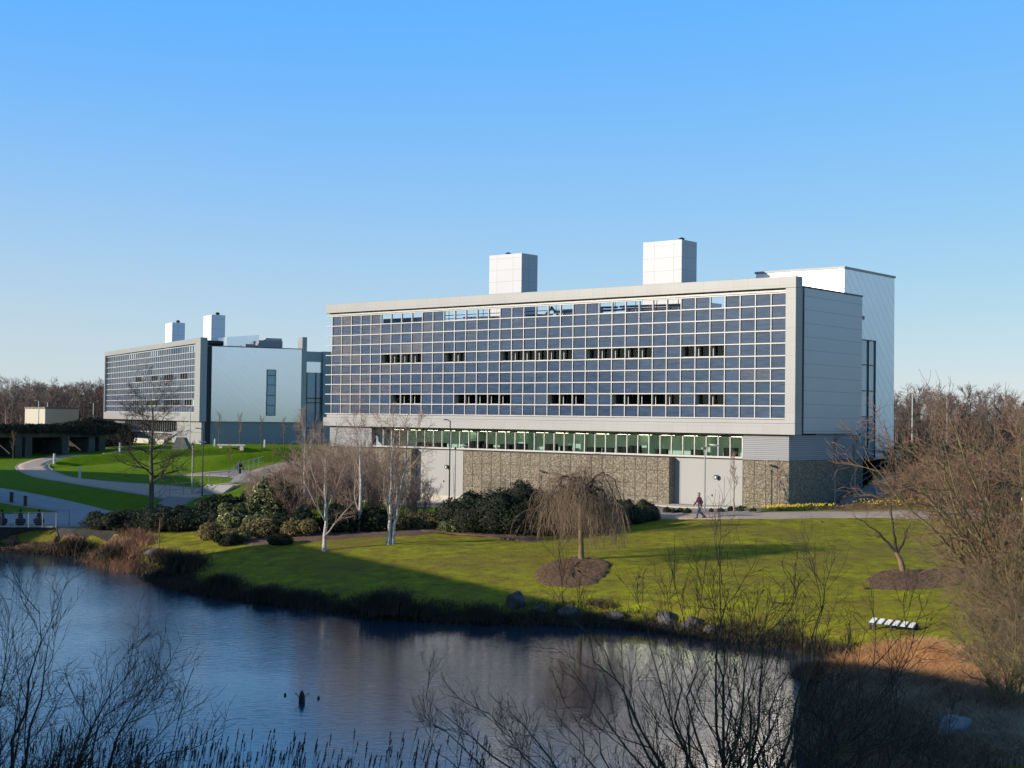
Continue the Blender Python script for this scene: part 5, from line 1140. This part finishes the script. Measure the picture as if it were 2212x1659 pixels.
for px, py, sx, sz, sd, lab in [(1115, 1305, .62, .75, 1, 'large rounded boulder on the shaded bank at the shadow edge'), (1165, 1318, .45, .35, 2, 'small boulder just right of the large rounded one'), (1230, 1325, .75, .42, 3, 'low flat boulder where the lawn shadow ends'), (1440, 1340, .70, .50, 4, 'brown lit boulder on the bank behind the dark willow shrub'), (1495, 1352, .6, .45, 5, 'pale lit boulder on the bank, right of the brown one'),
                            (1535, 1362, .45, .3, 6, 'small lit boulder at the right end of the bank rocks'), (335, 1197, .85, .45, 7, 'dark boulder on the left bank by the slim stake tree'), (375, 1203, .6, .35, 8, 'smaller dark boulder on the left bank'), (1330, 1332, .5, .35, 9, 'boulder half hidden between bank rocks in the middle'), (1940, 1610, .5, .3, 11, 'dark rock low in the shaded tussocks')]:
    boulder(lab, spot(px, py), sx*.85, sx*.7, sz*.8, sd, group='boulders along the bank')
boulder('pale grey boulder in the shaded tussocks in the bottom right corner', spot(2065, 1612)+np.array([0, 0, .42]), .40, .34, .42, 12, M['rock_pale'])
boulder('round pale boulder beside the pale path of the far lawn', spot(518, 968), .42, .38, .42, 13, M['concrete'])
# snag on the pond
q = onz(652, 1516, 0)
SN = thing('pond_snag', 'dark pointed snag in the pond with two thin twigs like raised arms', 'snag', q)
mb = MB(); mb.lathe([(.10, -.3), (.11, .05), (.085, .25), (.03, .36), (.005, .40)], n=9); mb.build('stump', M['bark_dark'], SN, smooth=True)
mb = MB(); mb.bar((-.05, 0, .12), (-.24, 0, .30), .013, 5); mb.bar((.05, 0, .12), (.24, 0, .30), .013, 5); mb.build('twigs', M['bark_dark'], SN)
for px, py, lab in [(616, 1502, 'tiny dark stub in the water left of the snag'), (688, 1509, 'tiny dark stub in the water right of the snag')]:
    q = onz(px, py, 0); mb = MB(); mb.lathe([(.05, -.1), (.045, .04), (.012, .09)], n=7); o = mb.build('water_stub', M['bark_dark'], loc=q); tag(o, lab, 'stub', 'stubs beside the pond snag')
# slim staked tree near left bank
q = spot(343, 1190); a = Tree(91); a.trunk([(0, 0, -.2), (0, 0, 1.1), (.04, 0, 2.0)], .05, .02, K=6).grow(7, (.5, .9), (18, 40), t=(.25, .95), K=5, up=.12, rr=.5, rmin=.008).grow(4, (.2, .4), (20, 50), K=4, rr=.6, rmin=.007)
bare_tree('sapling', 'slim pale stemmed sapling on the left bank in front of the sunlit grass patch', 'tree', q, a, [M['bark_tan'], M['twig_brown']])
# molehills on the lawn
for px, py, lab in [(1773, 1128, 'dark molehill on the right lawn near the path'), (1883, 1354, 'dark molehill left of the bench'), (1871, 1272, 'dark molehill in front of the right mulch bed')]:
    q = spot(px, py); o = boulder(lab, q, .22, .16, .10, int(px), M['mulch'], 'molehills on the right lawn'); o.name = 'molehill'; o['category'] = 'molehill'

# ---------------------------------------------------------------- grasses, sedges, reeds, flowers
def blades(rng, pos, h, wd, bend, K=4, n_per=1, spread=.3):
    N = len(pos)*n_per; p = np.repeat(pos, n_per, 0)+np.column_stack([rng.normal(0, spread, N), rng.normal(0, spread, N), np.zeros(N)])
    hh = rng.uniform(h[0], h[1], N); az = rng.uniform(0, 2*np.pi, N); bd = rng.uniform(bend[0], bend[1], N); t = np.linspace(0, 1, K)
    dx = np.cos(az)[:, None]*bd[:, None]*hh[:, None]*t[None]**2; dy = np.sin(az)[:, None]*bd[:, None]*hh[:, None]*t[None]**2
    dz = hh[:, None]*(t[None]-.35*bd[:, None]*t[None]**2.2)
    P = p[:, None]+np.stack([dx, dy, dz], -1); s = np.stack([-np.sin(az+.8), np.cos(az+.8), np.zeros(N)], -1)[:, None]*(wd*(1-t*.85))[None, :, None]
    V = np.stack([P-s, P+s], 2).reshape(-1, 3); id_ = np.arange(N*K*2).reshape(N, K, 2)
    F = np.stack([id_[:, :-1, 0], id_[:, :-1, 1], id_[:, 1:, 1], id_[:, 1:, 0]], -1).reshape(-1, 4); return V, F
def on_ground(xy): return np.column_stack([xy, H(xy[:, 0], xy[:, 1])])
rng = np.random.default_rng(17)
# sedges along the waterline
SL = pond[1:18]; seg = np.hypot(*np.diff(SL, axis=0).T); cs = np.concatenate([[0], np.cumsum(seg)]); n_ = 1700; t = rng.uniform(0, cs[-1], n_)
bx = np.interp(t, cs, SL[:, 0]); by = np.interp(t, cs, SL[:, 1]); xy = np.column_stack([bx+rng.normal(0, .5, n_), by+rng.uniform(-.35, 1.7, n_)])
clump = .5+.5*np.sin(t*.9)*np.sin(t*.37+1); pos = on_ground(xy[rng.random(n_) < (.35+.65*clump)])
v, f = blades(rng, pos, (.15, .45), .016, (.2, .9), n_per=26, spread=.22); tag(meshobj('sedge_fringe', v, f, M['sedge']), 'dark sedges fringing the far bank of the pond', 'sedge', kind='stuff')
TK = None
for px, py, sc, lab in [(842, 1322, 1.3, 'large dark tussock on the shaded bank'), (585, 1297, .9, 'dark tussock left of the large one on the shaded bank'), (915, 1330, .7, 'small dark tussock right of the large one'), (400, 1232, 1.3, 'dark tussock at the left bank bend'), (360, 1215, 1.0, 'dark tussock beside the left bank boulders'), (1040, 1338, .75, 'dark tussock below the rounded boulder'), (660, 1304, .8, 'dark tussock midway along the shaded bank'), (160, 1196, 1.3, 'dark tussock below the retaining wall'), (250, 1212, 1.2, 'dark tussock by the left reddish shrubs'), (480, 1272, 1.0, 'dark tussock where the left bank turns')]:
    q = spot(px, py)
    if TK is None:
        TK = thing('tussock', lab, 'tussock', q, 0, 'sedge tussocks on the far bank'); v, f = blades(np.random.default_rng(2), np.array([[0, 0, 0.]]), (.6, 1.05), .018, (.2, .8), n_per=1500, spread=.42); meshobj('leaves', v, f, M['sedge'], TK); TK.scale = (sc,)*3
    else: dup(TK, q, px, lab, sc)
# golden dry grass and dark tussocky bank on the right
def region(pxpoly, n, seed):
    g = np.random.default_rng(seed); P = np.array(pxpoly, float); lo, hi = P.min(0), P.max(0); out = []
    while len(out) < n:
        c = g.uniform(lo, hi); ins = False
        for a, b in zip(P, np.roll(P, -1, 0)):
            if (a[1] > c[1]) != (b[1] > c[1]) and c[0] < (b[0]-a[0])*(c[1]-a[1])/(b[1]-a[1])+a[0]: ins = not ins
        if ins: out.append(onz(c[0], c[1], .9)[:2])
    return on_ground(np.array(out))
pos = region([(1810, 1412), (1900, 1400), (2000, 1408), (2060, 1440), (2120, 1475), (2160, 1500), (2100, 1520), (1990, 1490), (1900, 1470), (1830, 1450)], 800, 3)
v, f = blades(rng, pos, (.35, .75), .012, (.4, 1.2), n_per=60, spread=.25); tag(meshobj('dry_grass', v, f, M['dry']), 'golden dry grass on the right bank', 'grass', kind='stuff')
M['dull'] = pmat('dull_brown_grass', (.46, .33, .22), (.17, .13, .09), scale=1.2, rough=.95)
pos = region([(1800, 1450), (1900, 1465), (2000, 1490), (2150, 1530), (2212, 1560), (2260, 1700), (1900, 1720), (1860, 1640), (1765, 1570), (1755, 1500)], 1900, 4)
v, f = blades(rng, pos, (.35, .8), .012, (.5, 1.3), n_per=50, spread=.28); tag(meshobj('tussock_grass', v, f, M['dull']), 'dull brown tussock grass on the shaded right bank', 'grass', kind='stuff')
pos = region([(1540, 1378), (1640, 1380), (1740, 1388), (1810, 1405), (1815, 1425), (1720, 1412), (1620, 1398), (1540, 1388)], 300, 6)
M['rust'] = pmat('rusty_grass', (.34, .18, .10), (.15, .08, .045), scale=1.2, rough=.95)
v, f = blades(rng, pos, (.3, .6), .012, (.2, .9), n_per=45, spread=.22); tag(meshobj('rusty_grass', v, f, M['rust']), 'rusty grass fringe at the pond corner', 'grass', kind='stuff')
pos = region([(120, 1190), (190, 1180), (300, 1172), (330, 1185), (280, 1205), (180, 1205)], 260, 8); pos[:, 2] = H(pos[:, 0], pos[:, 1])
v, f = blades(rng, pos, (.3, .7), .016, (.2, .8), n_per=40, spread=.3); tag(meshobj('rusty_grass', v, f, M['rust']), 'rusty grass below the plaza', 'grass', kind='stuff')
# reed bed at the bottom edge
g = np.random.default_rng(29); n_ = 520; x = np.concatenate([g.uniform(-11.5, -4.6, 400), g.uniform(-4.6, -.5, 120)]); y = g.uniform(30.5, 34.6, n_)
hh = g.uniform(1.3, 2.0, n_); ln = g.uniform(.03, .16, n_); az = g.uniform(-.6, 1.2, n_); tt = np.linspace(0, 1, 5)
P = np.stack([x[:, None]+np.cos(az)[:, None]*ln[:, None]*hh[:, None]*tt**2, y[:, None]+np.sin(az)[:, None]*ln[:, None]*hh[:, None]*tt**2, .0+hh[:, None]*tt[None]+np.zeros((n_, 5))], -1)
V1, F1 = tubes(P, np.full((n_, 5), .006)*np.linspace(1, .6, 5)[None], 3)
rd = meshobj('reed_bed', V1, F1, M['reed']); tag(rd, 'brown reeds with feathery heads along the bottom edge', 'reeds', kind='stuff')
tip = P[:, -1]; tn = nrm(P[:, -1]-P[:, -2]); m_ = 26
c = np.repeat(tip, m_, 0); dd = np.repeat(tn, m_, 0); s = g.uniform(-.22, .04, n_*m_)[:, None]; base = c+dd*s
side = nrm(g.standard_normal((n_*m_, 3))); tipp = base+nrm(dd*.9+side*.45+np.array([.25, 0, 0]))*g.uniform(.04, .10, (n_*m_, 1)); wv_ = nrm(np.cross(dd, side))*.012
V2 = np.stack([base-wv_, base+wv_, tipp], 1).reshape(-1, 3); F2 = np.arange(len(V2)).reshape(-1, 3)
hd = meshobj('reed_heads', V2, F2, M['reed_head'], rd)
v, f = blades(g, np.column_stack([g.uniform(-11, -1, 500), g.uniform(30.3, 34, 500), np.zeros(500)]), (.7, 1.3), .012, (.1, .6), n_per=3, spread=.15)
meshobj('reed_leaves', v, f, M['reed'], rd)
# daffodils
def flowers(label, pxs, n, seed, spread):
    g = np.random.default_rng(seed); P = []
    for px, py in pxs: P.append(spot(px, py)[:2])
    P = np.array(P); k = g.uniform(0, len(P)-1, n); i = np.minimum(k.astype(int), len(P)-2); fr = (k-i)[:, None]; xy = P[i]*(1-fr)+P[i+1]*fr+g.normal(0, spread, (n, 2)); pos = on_ground(xy)
    v, f = blades(g, pos, (.2, .36), .012, (.1, .5), n_per=5, spread=.06); o = meshobj('daffodils', v, f, M['daff_leaf']); tag(o, label, 'flowers', kind='stuff')
    c = pos+np.array([0, 0, .34])+g.normal(0, .03, (n, 3)); c = np.repeat(c, 3, 0); N = len(c); nn = nrm(g.standard_normal((N, 3))+np.array([-1, -1.2, .6])); t_ = nrm(np.cross(nn, g.standard_normal((N, 3)))); s_ = np.cross(nn, t_); r_ = .045
    V = np.stack([c-t_*r_, c+s_*r_, c+t_*r_, c-s_*r_], 1).reshape(-1, 3); meshobj('blooms', V, np.arange(N*4).reshape(-1, 4), M['yellow'], o)
flowers('yellow daffodils at the foot of the gabion corner', [(1652, 1105), (1690, 1103), (1730, 1102)], 210, 1, .28)
flowers('sparser yellow daffodils left of the pale birch', [(1735, 1101), (1800, 1099)], 90, 2, .35)
flowers('yellow daffodils on the slope right of the pale birch', [(1846, 1090), (1900, 1096), (1960, 1092), (2030, 1088)], 110, 3, .45)
# small shrubs dotted between path and wall
DS = None
for k, (px, py) in enumerate([(1440, 1108), (1455, 1109), (1470, 1108), (1486, 1110), (1536, 1107), (1556, 1107), (1578, 1105), (1600, 1105), (1628, 1106)]):
    q = spot(px, py)
    lab = 'small dark low shrub planted between the path and the grey wall'
    if DS is None:
        DS = bush('low_shrub', lab, q, [(0, 0, .15, .3, .25, .28), (.25, .1, .1, .2, .2, .2)], 700, .09, M['leaf_hedge'], 5, group='small low shrubs along the building'); 
    else: dup(DS, q, k*1.1, lab, .7+.08*(k % 4))

# ---------------------------------------------------------------- people
def limb_mesh(name, caps, mat, parent, voxel=.011):
    """tapered rounded limbs fused into one continuous skin; caps: (p0, p1, r0, r1)"""
    bm = bmesh.new()
    for p0, p1, r0, r1 in caps:
        p0 = Vector(p0); p1 = Vector(p1); d = p1-p0; L_ = max(d.length, 1e-4); q = d.to_track_quat('Z', 'Y') if d.length > 1e-4 else Vector((0, 0, 1)).to_track_quat('Z', 'Y')
        rings = []
        prof = [(r0*math.sin(a), -r0*math.cos(a)) for a in (R(12), R(35), R(62))]+[(r0, 0), ((r0+r1)/2, L_/2), (r1, L_)]+[(r1*math.cos(a), L_+r1*math.sin(a)) for a in (R(28), R(55), R(78))]
        for rr_, z in prof:
            rings.append([bm.verts.new(p0+q @ Vector((rr_*math.cos(2*math.pi*k/12), rr_*math.sin(2*math.pi*k/12), z))) for k in range(12)])
        for a, b_ in zip(rings[:-1], rings[1:]):
            for k in range(12): bm.faces.new((a[k], a[(k+1) % 12], b_[(k+1) % 12], b_[k]))
        bm.faces.new(rings[0][::-1]); bm.faces.new(rings[-1])
    me = bpy.data.meshes.new(name); bm.to_mesh(me); bm.free(); me.materials.append(mat)
    o = bpy.data.objects.new(name, me); C.objects.link(o); o.parent = parent
    m = o.modifiers.new('remesh', 'REMESH'); m.mode = 'VOXEL'; m.voxel_size = voxel; m.use_smooth_shade = True
    return o
def person(label, loc, rotz, jacket, trousers, stride=.30, backpack=None, height=1.75, lean=.06):
    """faces +x locally; walks with the left leg forward"""
    t = thing('person', label, 'person', loc, rotz); t.scale = (height/1.75,)*3; f = stride
    hl, kl, al = (0, .09, .90), (f*.62, .10, .49), (f*.80, .10, .09); hr, kr, ar = (0, -.09, .90), (f*.05, -.10, .47), (-f*1.15, -.10, .16)
    sl_, el, wl = (lean, .19, 1.42), (lean-.13, .25, 1.15), (lean-.02, .25, .92); sr_, er, wr = (lean, -.19, 1.42), (lean+.10, -.25, 1.15), (lean+.28, -.23, .97)
    hx = lean*1.8; caps = [((0, 0, .98), (lean*.5, 0, 1.15), .125, .115), ((lean*.5, 0, 1.15), (lean, 0, 1.38), .115, .13), (sl_, sr_, .065, .065), ((lean*1.1, 0, 1.42), (hx, 0, 1.58), .058, .052),
        ((hx, 0, 1.655), (hx, 0, 1.685), .088, .090), ((hx+.03, 0, 1.60), (hx+.055, 0, 1.605), .058, .045), ((hx+.088, 0, 1.65), (hx+.112, 0, 1.632), .012, .015),
        ((hx-.01, .088, 1.64), (hx-.01, .088, 1.67), .018, .02), ((hx-.01, -.088, 1.64), (hx-.01, -.088, 1.67), .018, .02),
        (hl, kl, .09, .06), (kl, al, .058, .042), (hr, kr, .09, .06), (kr, ar, .058, .042), (al, (al[0]+.15, al[1], .045), .04, .035), (ar, (ar[0]+.13, ar[1], .08), .04, .035),
        (sl_, el, .05, .04), (el, wl, .04, .028), (sr_, er, .05, .04), (er, wr, .04, .028)]
    for wv2, dx in ((wl, .03), (wr, .07)):
        pm = (wv2[0]+dx*.6, wv2[1], wv2[2]-.08); caps.append((wv2, pm, .028, .034))
        for k in range(4): caps.append(((pm[0]-.027+k*.018, pm[1], pm[2]), (pm[0]-.02+k*.018+dx*.3, pm[1]*.97, pm[2]-.075+abs(k-1.5)*.012), .011, .009))
        caps.append(((pm[0]+.02, pm[1]*.97, pm[2]+.03), (pm[0]+.065, pm[1]*.93, pm[2]-.02), .012, .010))
    limb_mesh('body', caps, M['skin'], t, .009)
    limb_mesh('jacket', [((0, 0, .93), (lean*.5, 0, 1.15), .158, .145), ((lean*.5, 0, 1.15), (lean, 0, 1.38), .145, .155), (sl_, sr_, .09, .09), ((lean, 0, 1.40), (lean*1.2, 0, 1.50), .10, .072), (sl_, el, .075, .062), (el, wl, .062, .045), (sr_, er, .075, .062), (er, wr, .062, .045)], jacket, t)
    limb_mesh('trousers', [((0, .05, .95), (0, -.05, .95), .135, .135), (hl, kl, .112, .078), (kl, (al[0], al[1], .11), .078, .062), (hr, kr, .112, .078), (kr, ar, .078, .062)], trousers, t)
    limb_mesh('hair', [((hx-.02, 0, 1.70), (hx-.02, 0, 1.715), .096, .096), ((hx-.05, 0, 1.66), (hx-.05, 0, 1.62), .075, .06)], M['hair'], t)
    for q in (al, ar): limb_mesh('shoe', [((q[0]-.03, q[1], q[2]-.035), (q[0]+.17, q[1], q[2]-.05), .05, .042)], M['black_cloth'], t)
    if backpack:
        mb = MB(); mb.box(lean-.36, lean-.14, -.17, .17, 1.02, 1.47); mb.build('backpack', backpack, t, bevel=.06)
    return t
q = spot(1512, 1120.5); person('person in a dark maroon jacket and grey blue jeans walking left on the path', q, math.pi+.25, M['jacket_maroon'], M['jeans'], stride=.34, height=1.70)
A, B = sp_pts[4], sp_pts[5]; q = onz(521, 1035, 3.50)
person('person in dark clothes with a backpack walking away up the stepped path', (q[0], q[1]-1.0, 3.5), 1.1, M['black_cloth'], M['black_cloth'], stride=.18, backpack=M['navy'], height=1.72)

# ---------------------------------------------------------------- buildings behind and beside the viewpoint (they throw the long shadows)
dv = np.array([-.545, .838]); nv = np.array([-.838, -.545])
def block(name, label, corners, z0, z1, mat, winmat, floors):
    t = thing(name, label, 'building', (0, 0, 0)); P = [np.array(c) for c in corners]; mb = MB(); n_ = len(P)
    mb.add([(*q, z0) for q in P]+[(*q, z1) for q in P], [tuple(range(n_, 2*n_))]+[(i, (i+1) % n_, n_+(i+1) % n_, n_+i) for i in range(n_)]); mb.build('walls', mat, t)
    cc = sum(P)/n_
    return t
c0 = np.array([-.6, -1.2]); 
CB0 = -dv*25+nv*.9; CB1 = np.array([-47.1, 72.5])
block('campus_building', 'long concrete building the view is taken from, behind and left of the pond', [CB0, CB1, CB1+nv*16, CB0+nv*16], -.5, 12.95, M['concrete_old'], None, 4)
block('campus_building', 'concrete building left of the plaza outside the view', [(-62, 86), (-70, 126), (-98, 134), (-92, 84)], 0, 16.2, M['concrete_old'], None, 4)
print('objects', len(bpy.data.objects), 'polys', sum(len(o.data.polygons) for o in bpy.data.objects if o.type == 'MESH'))
